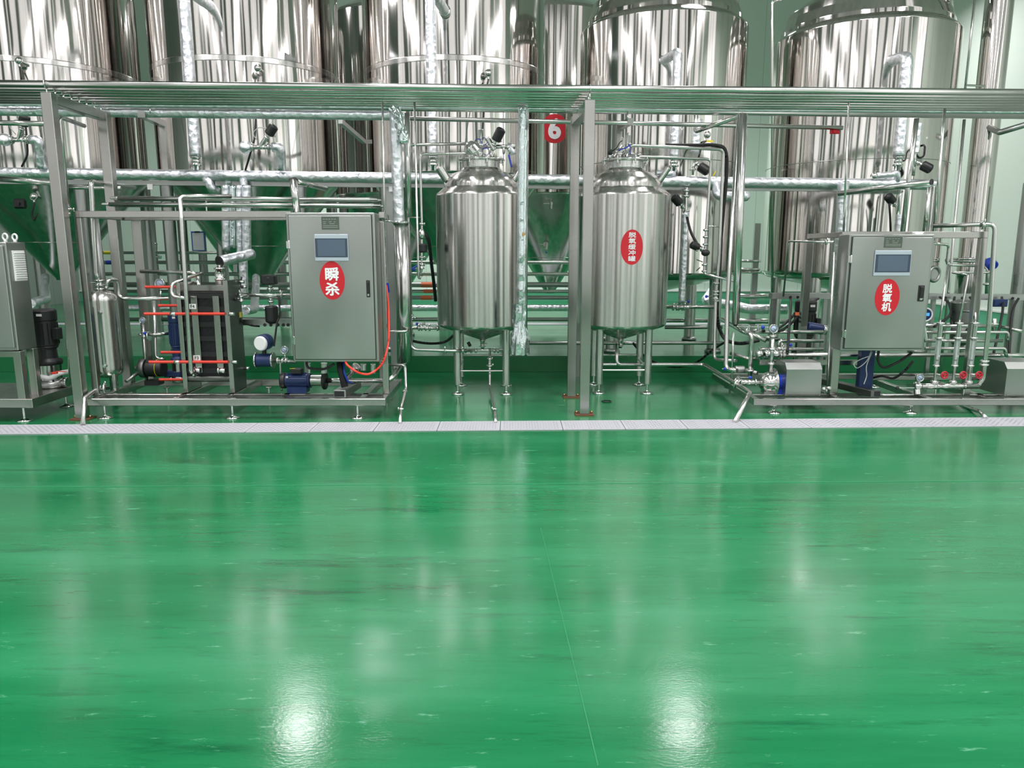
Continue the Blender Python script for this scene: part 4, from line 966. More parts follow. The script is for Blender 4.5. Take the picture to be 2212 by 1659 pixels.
# ============================================================ RISERS ON THE BIG TANKS
def riser(label, top, bot, w, nozzle=None, Y=8.6, side=None):
    r = pxr(w, Y); a = P(*top, Y); b = P(*bot, Y); a.x = b.x if nozzle is None else a.x
    pts = ([P(*nozzle)] if nozzle else []) + [Vector((b.x, Y, a.z)), b]
    t, q = run(label, Y, pts, r, 'foil', name='insulated_riser', jit=0.04, bend=r*1.5)
    obj('tri_clamp', MB().lathe([(0.03, 0), (0.055, -0.004), (0.055, -0.02), (0.032, -0.025), (0.045, -0.05), (0.045, -0.065), (0.03, -0.07), (0.055, -0.085), (0.055, -0.1), (0.035, -0.105), (0.035, -0.15)], b, ZA, 24), 'bright', t)
    if nozzle:
        n = P(*nozzle); d = (Vector((b.x, Y, a.z)) - n).normalized()
        obj('nozzle_ring', MB().lathe([(r, -0.02), (r*1.25, -0.01), (r*1.25, 0.01), (r, 0.02)], n + d*0.03, d, 24), 'bright', t)
    return t
riser('long foil wrapped riser at the left part of the second big tank', (422, -30), (422, 338), 23, (455, 14, 9.35))
riser('long foil wrapped riser before the third big tank, left of the left vessel', (935, -30), (935, 338), 21, (962, 26, 9.3))
riser('foil wrapped riser with bent top on the round topped tank behind the stickered vessel', (1459, 112), (1456, 340), 19, (1432, 132, 9.12))
riser('foil wrapped riser with bent top on the rightmost tank', (1960, 122), (1941, 338), 23, (1915, 133, 9.15))
t, q = run('small foil wrapped elbow joining the rightmost riser to the main pipe', 8.5, [(1893, 380, 8.6), (1925, 377, 8.6), (1939, 372, 8.6), (1938, 392, 8.62)], 0.035, 'foil', name='insulated_elbow')
obj('fitting', MB().ball(P(1888, 380, 8.6), 0.04), 'bright', t)
run('small foil elbow lying on the main pipe behind the stickered vessel', 8.45, [(1418, 374, 8.6), (1445, 376, 8.6), (1458, 372, 8.6)], 0.035, 'foil', name='insulated_elbow')
# sensor heads
def sensor(px, py, Y, label, cab, head='bright'):
    p = P(px, py, Y)
    t = thing('sensor_head', label, 'sensor', p)
    obj('head', MB().ball(p, 0.042, 18).lathe([(0.046, -0.008), (0.046, 0.008)], p, (0, -1, 0.2), 20), head, t)
    obj('stem', MB().cyl(p, p+Vector((0, 0.16, -0.01)), 0.02, seg=14).cyl(p, p-ZA*0.075, 0.016, seg=12), 'bright', t)
    q = [p-ZA*0.07] + [P(*c) for c in cab]
    obj('cable', MB().tube(q, 0.011, 8, bend=0.12), 'rubber', t)
sensor(41, 131, 9.24, 'silver sensor head with black cable on the leftmost tank', [(46, 170, 8.9), (58, 300, 8.5), (60, 335, 8.5), (47, 360, 8.55)])
sensor(557, 147, 9.2, 'silver sensor head with black cable on the second big tank', [(557, 180, 8.9), (550, 300, 8.6), (530, 368, 8.6)])
sensor(1055, 158, 9.3, 'silver sensor head with black cable on the third big tank, above the left vessel', [(1050, 195, 8.9), (1045, 240, 8.6), (1042, 285, 8.2)])
sensor(1527, 291, 9.12, 'silver sensor head with yellow tagged cable on the round topped tank', [(1517, 310, 8.8), (1508, 345, 8.7)])
t_ = sensor(1996, 299, 9.1, 'white round sensor head with looping cable on the rightmost tank', [(1998, 318, 8.85), (1996, 338, 8.85), (1985, 342, 8.85), (1979, 333, 8.85)], 'white')
single('cable_tag', MB().box(P(1533, 305, 8.75), (0.07, 0.01, 0.02)), 'yellow', 'yellow tag hanging from cable beside the sensor head on the round topped tank', 'tag')
sensor(73, 425, 9.5, 'grey sensor head in the shade under the leftmost tank', [(74, 440, 9.3), (68, 465, 9.3), (74, 478, 9.3), (80, 460, 9.3)])
single('junction_box', MB().box(P(43, 440, 9.25), (0.13, 0.09, 0.12), bev=0.02).box(P(38, 440, 9.19), (0.04, 0.01, 0.03)), 'black', 'black box under the leftmost tank beside the grey sensor', 'box')
# actuated valve groups in front of the tanks
def valve_group(label, p0, p1, p2, tilt, blobs=True):
    t, q = run(label, 8.0, [p0, p1], 0.024, 'bright', name='valve_assembly', cat='valve')
    mid = q[0].lerp(q[1], 0.45)
    obj('foil_muff', MB().ball(q[0]-XA*0.05, 0.07, 18, 0.95), 'foil', t)
    obj('slanted_body', MB().cyl(mid, mid+Vector(tilt).normalized()*0.13, 0.024), 'bright', t)
    actuator(t, mid+Vector(tilt).normalized()*0.1, tilt, 0.15, 0.052)
    clampf(t, q[0].lerp(q[1], 0.85), XA, 0.025); clampf(t, q[0].lerp(q[1], 0.12), XA, 0.025)
    obj('air_line', MB().tube([mid+Vector((0.0, -0.04, 0.05)), mid+Vector((-0.06, -0.06, 0.14)), mid+Vector((0.02, -0.06, 0.2)), mid+Vector(tilt).normalized()*0.24], 0.005, 6, bend=0.05), 'cord', t)
    obj('foil_elbow', MB().tube([q[1], q[1]+XA*0.09, P(*p2)], 0.05, 16, jit=0.07, step=0.03, bend=0.07), 'foil', t)
valve_group('actuated valve with black head between foil muffs, below the second big tank sensor', (540, 318, 8.45), (588, 318, 8.45), (607, 366, 8.55), (0.8, -0.1, 1.0))
valve_group('actuated valve with black head between foil muffs, at the left edge', (20, 302, 8.45), (66, 302, 8.45), (90, 362, 8.55), (0.5, -0.2, 0.9))
# ============================================================ CENTRE: vertical wrapped pipes and rods
t, q = run('silver wrapped riser with crumpled top between left cabinet and left vessel', 7.4, [(853, 232, 7.4), (862, 482, 7.4)], pxr(24, 7.4), 'foil', name='insulated_riser', jit=0.07)
obj('crumpled_top', MB().tube([P(843, 226, 7.35), P(862, 250, 7.32), P(868, 290, 7.3), P(872, 310, 7.3)], 0.05, 14, jit=0.35, step=0.02), 'wrap', t)
t, q = run('tall polished steel pipe with top flange, right behind the left cabinet', 7.4, [(866, 482, 7.4), (872, 640, 7.4), (874, 782, 7.4)], 0.075, 'tube', name='steel_riser')
obj('flange', MB().lathe([(0.08, 0), (0.092, 0.006), (0.092, 0.014), (0.06, 0.03)], q[0]-ZA*0.005, ZA, 28), 'bright', t); obj('bottom_elbow', MB().tube([q[-1]-XA*0.0, q[-1]-ZA*0.05-XA*0.05, q[-1]-ZA*0.06-XA*0.12], 0.03), 'tube', t)
run('steel pipe at the right side of the crumpled foil riser', 7.45, [(878, 245, 7.5), (883, 470, 7.5)], 0.032, 'tube')
t, q = run('tall riser wrapped in glossy film with loose end, between the small vessels', 7.2, [(1130, 232, 7.2), (1125, 760, 7.2)], pxr(21, 7.2), 'wrap', name='wrapped_riser', jit=0.06)
b = q[-1]
vs = []; rows = 7
for j in range(rows):
    z = 0.95 - j*0.075*1.0; w = 0.055 + 0.028*math.sin(j*0.8) 
    for i in range(13):
        a = math.pi*i/12; rr = 0.056+0.018*math.sin(i*1.9+j)+(0.03 if j > 3 else 0)
        vs.append((b.x-0.012-math.cos(a)*rr, b.y-math.sin(a)*rr-0.004, b.z + 0.47 - j*0.082))
obj('loose_film', MB().add(vs, [(j*13+i, j*13+i+1, (j+1)*13+i+1, (j+1)*13+i) for j in range(rows-1) for i in range(12)], True), 'wrap', t)
t, q = run('slimmer steel pipe right behind the film wrapped riser', 7.35, [(1137, 240, 7.35), (1134, 770, 7.35)], 0.022, 'tube')
single('brass_plug', MB().cyl(P(1131, 506, 7.13), P(1131, 506, 7.10), 0.016), 'brass', 'small brass plug on the film wrapped riser', 'fitting')
t, q = run('thin steel rod with valve hanging from the overhead rack, right of the left cabinet', 7.1, [(826, 212, 7.1), (833, 604, 7.1)], 0.0095, name='air_line_rod')
obj('ball_valve', MB().cyl(q[-1]+ZA*0.02, q[-1]-ZA*0.055, 0.016).lathe([(0.02, -0.006), (0.02, 0.006)], q[-1], ZA, 6), 'bright', t)
obj('handle', MB().bar(q[-1]+Vector((0.02, -0.02, -0.03)), q[-1]+Vector((0.03, -0.02, -0.12)), 0.02, 0.006, bev=0.002), 'blue', t)
obj('bracket', MB().cyl(P(815, 551, 7.1), P(830, 551, 7.1), 0.006), 'bright', t)
run('longer thin steel rod from the overhead rack, left of the left vessel', 7.1, [(895, 206, 7.1), (904, 604, 7.1), (913, 592, 7.2)], 0.0105, name='air_line_rod')
cable('red plastic hose looping down beside and under the left cabinet', 6.6, [(834, 614, 7.1), (838, 650, 6.85), (840, 700, 6.7), (838, 745, 6.6), (825, 785, 6.5), (800, 807, 6.4), (775, 805, 6.38), (752, 790, 6.4), (746, 780, 6.45)], 0.0095, 'redhose', name='red_hose')
# left vessel loops
t, q = run('outer steel tube loop from the top of the left vessel down its left side', 7.65, [(1032, 310, 7.9), (878, 313, 7.65), (888, 755, 7.5), (985, 758, 7.55), (1030, 756, 7.8)], 0.0165, bend=0.07)
for (px, py) in ((962, 757), (1000, 757)): clampf(t, P(px, py, 7.55), XA, 0.017)
bfly(t, P(887, 685, 7.55), ZA, 0.017, (1, -0.2, 0), 'bright', 0.05)
t, q = run('inner steel tube loop from the rim of the left vessel down to its valve stack', 7.65, [(1017, 345, 7.85), (1014, 331, 7.8), (907, 333, 7.65), (911, 475, 7.6), (911, 580, 7.6), (906, 603, 7.6)], 0.0135, bend=0.055)
for py in (484, 512, 556, 572): clampf(t, P(911, py, 7.6), ZA, 0.014)
obj('check_valve', MB().lathe([(0.014, -0.05), (0.03, -0.03), (0.034, 0), (0.03, 0.03), (0.014, 0.05)], P(911, 506, 7.6), ZA, 18), 'bright', t)
obj('regulator', MB().lathe([(0.03, -0.045), (0.05, -0.035), (0.05, 0.035), (0.03, 0.045)], P(912, 536, 7.6), ZA, 24), 'black', t)
h = bfly(t, P(911, 575, 7.6), ZA, 0.014, (-1, -0.3, -0.5), 'blue', 0.07)
obj('lever_grip', MB().bar(P(902, 573, 7.56), P(889, 581, 7.5), 0.018, 0.012, bev=0.004), 'blue', t)
run('short steel tie tube between risers left of the left vessel', 7.6, [(822, 478, 7.5), (845, 478, 7.5), (880, 478, 7.62)], 0.008)
run('short steel cross tube between the two loop tubes', 7.62, [(880, 470, 7.62), (909, 470, 7.62)], 0.007)
t, q = run('level steel pipe with blue knob valve at the lower left of the left vessel', 7.7, [(866, 708, 7.7), (950, 709, 7.7)], 0.017)
for px in (885, 905, 928, 945): clampf(t, P(px, 708, 7.7), XA, 0.018)
bfly(t, P(915, 708, 7.7), XA, 0.017, (-1, -0.2, 0), 'blue', 0.06)
run('level tube entering the left cabinet skid below mid height', 7.2, [(818, 716, 7.2), (878, 716, 7.3), (886, 700, 7.45)], 0.014)
cable('black hose hanging behind the left side of the left vessel', 8.0, [(915, 500, 7.9), (926, 520, 7.9), (932, 570, 8.0), (937, 610, 8.1), (941, 650, 8.2)], 0.018)
cable('black hose sagging below the left side of the left vessel', 7.9, [(868, 722, 7.7), (890, 736, 7.8), (930, 742, 7.9), (962, 738, 7.9), (982, 722, 7.9)], 0.014)
# top cluster of the left vessel
tp = Vector((v1x, v1y, vzt+0.375))
t = thing('valve_cluster', 'steel valve cluster with blue ties and black actuator on top of the left vessel', 'valve', tp)
obj('foil_ball', MB().lathe([(0.0001, -0.11), (0.05, -0.1), (0.085, -0.04), (0.08, 0.03), (0.045, 0.08), (0.0001, 0.1)], P(1022, 324, 7.8), (-0.5, 0, 0.6), 20), 'bright', t)
obj('stand_pipe', MB().cyl(tp-ZA*0.01, tp+ZA*0.24, 0.019).lathe([(0.03, 0.10), (0.04, 0.105), (0.04, 0.125), (0.03, 0.13)], tp, ZA, 20).cyl(tp+ZA*0.17, tp+ZA*0.27, 0.03), 'bright', t)
for k, (dx, dz) in enumerate(((-0.03, 0.14), (0.03, 0.15), (0.05, 0.05))): obj('blue_tie', MB().ring(tp+Vector((dx, -0.02, dz)), (0.4, 0.9, 0.3), 0.035, 0.004, 20, 6), 'blue', t)
a, b = tp+Vector((0.0, 0, 0.10)), P(1113, 324, 7.9)
obj('side_pipe', MB().tube([a, Vector((b.x, a.y, a.z))], 0.021), 'bright', t)
actuator(t, P(1064, 318, 7.86), (0.42, -0.1, 0.8), 0.17, 0.05)
obj('slanted_body', MB().cyl(P(1068, 324, 7.86), P(1052, 298, 7.86), 0.026), 'bright', t)
for px in (1058, 1088, 1100): clampf(t, P(px, 325, 7.88), XA, 0.022)
obj('blue_lever', MB().bar(P(1099, 334, 7.82), P(1105, 361, 7.8), 0.024, 0.016, bev=0.006), 'blue', t)
obj('foil_scrap', MB().tube([P(1096, 316, 7.9), P(1104, 318, 7.9), P(1108, 334, 7.9)], 0.03, 12, jit=0.6, step=0.015), 'foil', t)
for k in range(6):
    a = k*1.05; c = tp+Vector((0.13*math.sin(a), -0.13*math.cos(a), 0.01)); obj('port', MB().lathe([(0.022, -0.02), (0.022, 0.0), (0.03, 0.004), (0.03, 0.016), (0.02, 0.02), (0.0001, 0.02)], c, ZA, 14), 'bright', t)
# top cluster of the stickered vessel
tp = Vector((v2x, v2y, vzt+0.375))
t = thing('valve_cluster', 'bundle of steel fittings with small black plug on top of the stickered vessel', 'valve', tp)
obj('stand_pipe', MB().cyl(tp+Vector((-0.03, 0, -0.01)), tp+Vector((-0.03, 0, 0.2)), 0.012).cyl(tp+Vector((0.01, -0.03, -0.01)), tp+Vector((0.01, -0.03, 0.24)), 0.012).lathe([(0.05, 0), (0.03, 0.06), (0.018, 0.12), (0.03, 0.125), (0.03, 0.14)], tp+Vector((0.03, -0.02, 0)), ZA, 20), 'bright', t)
obj('valve_body', MB().lathe([(0.02, -0.05), (0.04, -0.03), (0.04, 0.03), (0.02, 0.05)], tp+Vector((-0.06, -0.04, 0.05)), (1, 0, 0.5), 18).cyl(tp+Vector((-0.12, -0.03, 0)), tp+Vector((-0.04, -0.03, 0.12)), 0.014), 'bright', t)
obj('plug', MB().cyl(P(1318, 334, 7.8), P(1318, 323, 7.8), 0.024, seg=12, bev=0.004), 'black', t); obj('plug_stem', MB().cyl(P(1318, 345, 7.8), P(1318, 333, 7.8), 0.014), 'bright', t)
obj('cable', MB().tube([P(1322, 327, 7.8), P(1332, 320, 7.8), P(1340, 306, 7.8), P(1345, 304, 7.8)], 0.005, 8, bend=0.04), 'rubber', t)
obj('blue_tie', MB().tube([P(1335, 325, 7.75), P(1348, 321, 7.75), P(1362, 313, 7.75)], 0.006, 8).tube([P(1361, 334, 7.75), P(1362, 318, 7.75), P(1358, 312, 7.75)], 0.005, 8), 'blue', t)
obj('shield_plate', MB().box(P(1357, 302, 8.05), (0.06, 0.01, 0.09)), 'dull', t); obj('sight_port', MB().cyl(P(1362, 338, 7.8), P(1374, 338, 7.75), 0.022), 'dull', t)
for k in range(7):
    a = k*0.9+0.3; c = tp+Vector((0.14*math.sin(a), -0.14*math.cos(a), 0.01)); obj('port', MB().lathe([(0.024, -0.02), (0.024, 0.0), (0.034, 0.004), (0.034, 0.016), (0.02, 0.02), (0.0001, 0.02)], c, ZA, 14), 'bright', t)
# loops of the stickered vessel
t, q = run('outer steel tube loop from the top of the stickered vessel down its right side', 7.8, [(1350, 335, 7.85), (1362, 314, 7.85), (1563, 323, 7.9), (1553, 560, 7.9), (1546, 640, 7.9), (1543, 777, 7.8), (1590, 779, 7.5)], 0.0165, bend=0.06)
for py in (612, 630, 650): clampf(t, P(1547, py, 7.9), ZA, 0.017)
bfly(t, P(1546, 641, 7.9), ZA, 0.017, (-1, -0.3, 0), 'blue', 0.07)
t, q = run('inner steel tube loop from the rim of the stickered vessel with valve stack', 7.8, [(1375, 350, 7.85), (1379, 338, 7.85), (1536, 344, 7.9), (1526, 495, 7.9), (1521, 592, 7.9), (1589, 608, 7.6)], 0.0135, bend=0.055)
for py in (497, 512, 528, 572, 586): clampf(t, P(1525-(py-497)*0.04, py, 7.9), ZA, 0.015)
actuator(t, P(1521, 540, 7.9), (-0.9, -0.2, 0.35), 0.12, 0.04); obj('round_head', MB().ball(P(1524, 546, 7.75), 0.045, 16, 0.8), 'black', t)
obj('lever', MB().bar(P(1505, 561, 7.85), P(1518, 566, 7.85), 0.014, 0.008).bar(P(1504, 585, 7.85), P(1512, 578, 7.85), 0.014, 0.008), 'black', t)
run('short cross tube between the two right loop tubes', 7.9, [(1527, 488, 7.9), (1557, 490, 7.9)], 0.007)
cable('black hose following the outer tube loop right of the stickered vessel', 7.85, [(1438, 314, 7.95), (1500, 314, 7.95), (1545, 314, 7.95), (1567, 326, 7.95), (1569, 380, 7.95), (1562, 460, 7.95), (1556, 530, 7.95), (1552, 600, 7.95), (1549, 680, 7.95), (1556, 715, 7.9), (1570, 735, 7.8), (1600, 742, 7.8), (1640, 735, 7.8)], 0.019)
cable('black hose curving from below the slanted actuator to the valve stack', 8.2, [(1484, 470, 8.5), (1492, 500, 8.3), (1505, 525, 8.1), (1514, 535, 8.0)], 0.015)
cable('black hose lying low between the stickered vessel and the right skid', 8.6, [(1368, 742, 8.3), (1400, 775, 8.5), (1450, 792, 8.7), (1500, 785, 8.6), (1540, 755, 8.4), (1568, 738, 8.0)], 0.014)
# right twin risers
run('left of the twin steel risers at the left end of the deaerator skid', 7.3, [(1597, 248, 7.35), (1571, 660, 7.3), (1568, 797, 7.2), (1592, 800, 7.1)], 0.022, name='steel_riser')
t, q = run('right and thicker of the twin risers at the left end of the deaerator skid', 7.25, [(1606, 246, 7.3), (1589, 700, 7.25)], 0.036, name='steel_riser'); obj('end_plug', MB().cyl(q[-1]+ZA*0.005, q[-1]-ZA*0.02, 0.02), 'black', t)
run('slanting steel tube under the rack right of the stickered vessel', 7.5, [(1503, 232, 8.0), (1503, 284, 8.0), (1604, 248, 7.45)], 0.023, bend=0.02)
run('foil wrapped stub hanging beside the round topped tank', 8.6, [(1508, 258, 8.7), (1501, 332, 8.7)], 0.05, 'foil', name='insulated_stub', jit=0.04)
t, q = run('foil wrapped elbow under the main pipe left of the twin risers', 8.4, [(1549, 398, 8.6), (1548, 424, 8.5), (1592, 424, 8.4)], 0.052, 'foil', name='insulated_elbow', jit=0.03)
obj('crumpled_end', MB().ball(P(1610, 424, 8.4), 0.055, 12), 'foil', t)
t, q = run('vertical foil wrapped pipe with valve and slanted actuator behind the stickered vessel', 8.6, [(1481, 458, 8.6), (1472, 655, 8.6)], pxr(15, 8.6), 'foil', name='insulated_pipe', jit=0.03)
obj('upper_tube', MB().cyl(q[0]+ZA*0.27, q[0], 0.02), 'bright', t); actuator(t, P(1478, 450, 8.55), (-0.75, -0.1, 0.75), 0.15, 0.05)
for py in (412, 424, 456): clampf(t, P(1482, py, 8.6), ZA, 0.022)
bfly(t, P(1470, 664, 8.6), XA, 0.022, (1, -0.3, 0.2), 'blue', 0.09)
t, q = run('level steel pipe with clamps right of the stickered vessel at mid height', 8.5, [(1438, 663, 8.5), (1545, 663, 8.5)], 0.022)
for px in (1454, 1462, 1478): clampf(t, P(px, 663, 8.5), XA, 0.024)
t, q = run('actuated valve pointing down right below the round sensor on the round topped tank', 8.6, [(1500, 345, 8.6), (1496, 378, 8.6)], 0.018, 'bright', name='valve_assembly', cat='valve'); actuator(t, q[0]-ZA*0.03, (0.7, -0.2, -0.5), 0.16, 0.055)
clampf(t, P(1496, 366, 8.6), ZA, 0.02)
obj('yellow_tie', MB().box(P(1543, 375, 8.45), (0.012, 0.008, 0.06), Matrix.Rotation(0.5, 3, 'Y')), 'yellow', t)
# valves right of T7
t, q = run('actuated valve with black head pointing down right on the rightmost tank', 8.8, [(1982, 270, 8.8), (1976, 334, 8.8), (1972, 380, 8.8)], 0.02, 'bright', name='valve_assembly', cat='valve')
obj('white_sleeve', MB().cyl(P(1985, 266, 8.8), P(1979, 330, 8.8), 0.035), 'foil', t); actuator(t, P(1979, 350, 8.78), (0.6, -0.2, -0.35), 0.15, 0.055)
t, q = run('actuated valve with black head below the main pipe at the rightmost tank', 8.5, [(1948, 412, 8.6), (1944, 425, 8.6), (1936, 500, 8.6)], 0.018, 'bright', name='valve_assembly', cat='valve')
actuator(t, P(1936, 446, 8.55), (-0.75, -0.2, 0.7), 0.14, 0.05); obj('foil_sleeve', MB().cyl(P(1943, 464, 8.55), P(1938, 510, 8.55), 0.035), 'foil', t); obj('cable', MB().tube([P(1921, 440, 8.4), P(1923, 470, 8.45), P(1924, 505, 8.45)], 0.012, 8), 'rubber', t)
# ============================================================ RODS AND COLUMNS AT THE RIGHT
run('thin steel rod from the overhead rack to the right cabinet top, left one', 7.1, [(1834, 222, 7.1), (1822, 506, 7.1)], 0.010, name='air_line_rod')
run('thin steel rod from the overhead rack, right of the rightmost tank', 7.3, [(2041, 234, 7.1), (2016, 520, 7.1)], 0.013, name='air_line_rod')
run('steel rod under the rack left of the tall polished column', 8.4, [(2083, 258, 8.4), (2052, 600, 8.4), Vector((P(2052, 600, 8.4).x, 8.4, 0.0))], 0.016, name='air_line_rod')
t, q = run('thin rod beside the tall polished column with small bracket, above the rack', 9.3, [(2112, -60, 9.3), (2083, 210, 9.3)], 0.014, name='air_line_rod'); obj('bracket', MB().cyl(P(2087, 184, 9.3), P(2128, 186, 9.4), 0.012), 'tube', t)
t, q = run('steel tube dropping behind the right cabinet from the rack', 8.3, [(1980, 256, 8.3), (1962, 395, 8.3), (1948, 520, 8.3)], 0.026); obj('pipe_clip', MB().cyl(P(1962, 399, 8.3), P(1962, 399, 8.6), 0.01), 'tube', t)
t, q = run('slanting open ended steel pipe below the right end of the main pipe', 7.2, [(1812, 418, 7.9), (2012, 393, 7.1)], 0.027); obj('open_end', MB().lathe([(0.027, -0.002), (0.028, 0.004), (0.022, 0.006), (0.0001, 0.0)], q[-1], (q[-1]-q[0])+Vector((0, -0.3, 0)), 24), 'black', t)
t, q = run('pair of steel uprights under the slanting open ended pipe', 7.15, [(2008, 404, 7.1), (1997, 505, 7.1)], 0.02); obj('second_tube', MB().cyl(P(2018, 402, 7.12), P(2007, 505, 7.12), 0.014), 'tube', t)
run('foil wrapped drop from the main pipe down behind the right cabinet frame', 8.4, [(1822, 392, 8.5), (1812, 640, 8.5)], 0.062, 'foil', name='insulated_pipe', jit=0.04)
c = P(2107, 480, 9.65)
t = thing('steel_column', 'tall polished steel column pipe near the right edge with flange', 'column', (c.x, 9.65, PLAT))
obj('pipe', MB().cyl((c.x, 9.65, PLAT), (c.x, 9.65, 6.5), 0.155, seg=48), 'tank', t, (c.x, 9.65, PLAT))
fz = P(2098, 562, 9.5).z
obj('flange', MB().lathe([(0.16, -0.03), (0.215, -0.025), (0.215, -0.002), (0.17, 0.0), (0.215, 0.002), (0.215, 0.025), (0.16, 0.03)], (c.x, 9.65, fz), seg=48), 'bright', t)
obj('flange_valve', MB().cyl((c.x-0.2, 9.6, fz-0.01), (c.x-0.38, 9.5, fz-0.01), 0.014).ball((c.x-0.4, 9.49, fz), 0.03, 10), 'bright', t)
run('branch tube leaving the tall polished column to the right', 9.5, [(2128, 272, 9.6), (2160, 286, 9.3), (2240, 262, 9.0)], 0.035, 'dull', bend=0.03)
c = P(2192, 560, 9.3); single('steel_column', MB().cyl((c.x+0.08, 9.3, PLAT), (c.x+0.08, 9.3, P(2200, 395, 9.3).z), 0.075, seg=32), 'dull', 'dark steel column cut by the right edge', 'column')
# ============================================================ DEAERATOR SKID EQUIPMENT
def pump_cover(x0, x1, y0, y1, z0, z1, label):
    t = thing('pump_cover', label, 'pump cover', ((x0+x1)/2, (y0+y1)/2, z0)); ch = 0.06
    pr = [(y0, z0), (y0, z1-ch), (y0+ch*0.9, z1), (y1-ch*0.9, z1), (y1, z1-ch), (y1, z0)]
    mb = MB(); n = len(pr); vs = [(x, y, z) for x in (x0, x1) for (y, z) in pr]
    mb.add(vs, [(i, (i+1) % n, n+(i+1) % n, n+i) for i in range(n)] + [list(range(n))[::-1], list(range(n, 2*n))], False)
    obj('hood', mb, 'sheet', t)
    obj('fold_edge', MB().bar((x0, y0-0.001, z1-ch), (x1, y0-0.001, z1-ch), 0.004, 0.004).bar((x0+0.02, y0-0.002, z0+0.012), (x1-0.02, y0-0.002, z0+0.012), 0.002, 0.02), 'beam', t)
    return t
x0, x1 = P(1694, 858, 6.86).x, P(1770, 858, 6.86).x
z0 = 0.143; z1 = P(1730, 783, 6.9).z
pump_cover(x0, x1, 6.84, 7.16, z0, z1, 'sheet steel pump cover beside the round pump head, left of the right cabinet')
x0b = P(2163, 855, 6.86).x
pump_cover(x0b, x0b+0.36, 6.82, 7.22, z0, P(2200, 781, 6.9).z, 'sheet steel pump cover at the right edge')
c = P(1664, 826, 7.0)
t = thing('centrifugal_pump', 'polished round pump head with blue bracket beside the pump cover', 'pump', (c.x, 7.0, z0))
obj('volute', MB().lathe([(0.0001, -0.10), (0.05, -0.098), (0.085, -0.07), (0.10, -0.03), (0.10, 0.02), (0.125, 0.022), (0.125, 0.045), (0.0001, 0.045)], c, XA, 36), 'bright', t)
obj('clamp_band', MB().ring(c+XA*0.035, XA, 0.128, 0.009, 40, 8), 'bright', t)
obj('bracket', MB().lathe([(0.085, 0.05), (0.07, 0.12)], c, XA, 24).box(c+Vector((0.085, 0, -0.1)), (0.08, 0.12, max(0.05, (c.z-z0)*0.9))), 'blue', t)
obj('support', MB().box((c.x-0.02, 7.0, (z0+c.z-0.08)/2), (0.1, 0.1, c.z-0.08-z0)), 'dull', t)
obj('inlet', MB().tube([c-XA*0.09, P(1602, 825, 7.0)], 0.024).lathe([(0.03, 0), (0.04, 0.006), (0.03, 0.012)], P(1630, 825, 7.0), XA, 18), 'bright', t)
t, q = run('vertical steel pipe with clamps and gauge rising from the round pump head', 6.98, [(1665, 803, 6.98), (1670, 722, 6.98)], 0.017)
for py in (786, 754, 726): clampf(t, P(1666+(786-py)*0.06, py, 6.98), ZA, 0.018)
gauge(t, q[-1], 0.01, 0.042)
t, q = run('thick drain pipe from the stickered vessel bottom slanting into the gutter', 7.0, [(1333, 742, v2y), (1332, 787, v2y-0.05), (1520, 788, 8.0), (1592, 830, 7.1), (1620, 848, 6.75), Vector((P(1587, 912, 6.32).x, 6.32, 0.012))], 0.021, bend=0.05)
clampf(t, P(1590, 829, 7.12), (0.75, -0.5, -0.3), 0.03)
obj('end_branch', MB().cyl(P(1332, 787, v2y-0.05), P(1302, 787, v2y-0.05), 0.018).lathe([(0.026, -0.006), (0.026, 0.006)], P(1318, 787, v2y-0.05), XA, 16), 'tube', t)
bfly(t, P(1594, 813, 7.1)+Vector((0.0, 0, -0.05)), (0.75, -0.5, -0.3), 0.02, (1, -0.1, 0), 'blue', 0.1)
def hp(label, y, x0, x1, Y, r=0.02, extra=(), m='tube', cl=()):
    t, q = run(label, Y, list(extra) + [(x0, y, Y), (x1, y, Y)], r, m)
    for c in cl: clampf(t, P(c, y, Y), XA, r+0.001)
    return t
hp('uppermost level tube of the left pipe bundle on the deaerator skid', 717, 1640, 1778, 7.5, 0.019)
t = hp('second level tube of the left pipe bundle, with downward bend at its left end', 736, 1700, 1778, 7.4, 0.019, extra=[(1682, 760, 7.4), (1683, 736, 7.4)])
t = hp('third level tube of the left pipe bundle, beside blue knob', 754, 1640, 1778, 7.3, 0.017, cl=(1700, 1690)); bfly(t, P(1692, 754, 7.3), XA, 0.018, (1, -0.2, 0), 'blue', 0.07)
t = hp('long thick level tube running behind the right cabinet from the valve cluster', 767, 1640, 2130, 7.2, 0.022, cl=(1668, 1685, 1692, 1650, 1636)); 
for px in (1640, 1658, 1676): obj('valve_body', MB().lathe([(0.03, -0.03), (0.04, -0.02), (0.04, 0.02), (0.03, 0.03)], P(px, 764, 7.15), (1, 0, 0.3), 16).cyl(P(px, 764, 7.15), P(px+3, 752, 7.12), 0.012), 'bright', t)
t = hp('lowest level tube of the left pipe bundle with slanting left end', 775, 1618, 1640, 7.35, 0.018, extra=[(1578, 763, 7.5)]); 
t, q = run('vertical steel pipe with elbow between twin risers and round pump head', 7.1, [(1600, 704, 7.6), (1616, 716, 7.15), (1624, 726, 7.1), (1620, 812, 7.1)], 0.021, bend=0.05)
clampf(t, P(1614, 714, 7.17), (1, -0.6, -0.4), 0.022); clampf(t, P(1620, 800, 7.1), ZA, 0.022)
t, q = run('short steel pipe with blue knob above the left pipe bundle', 7.15, [(1630, 715, 7.2), (1650, 715, 7.3)], 0.019, 'bright')
for px in (1618, 1637): obj('valve_stem', MB().cyl(P(px, 714, 7.15), P(px, 702, 7.13), 0.011), 'bright', t)
obj('handle', MB().cyl(P(1592, 705, 7.1), P(1662, 707, 7.1), 0.005, seg=8), 'bright', t); obj('knob', MB().ball(P(1648, 707, 7.1), 0.019, 12), 'blue', t)
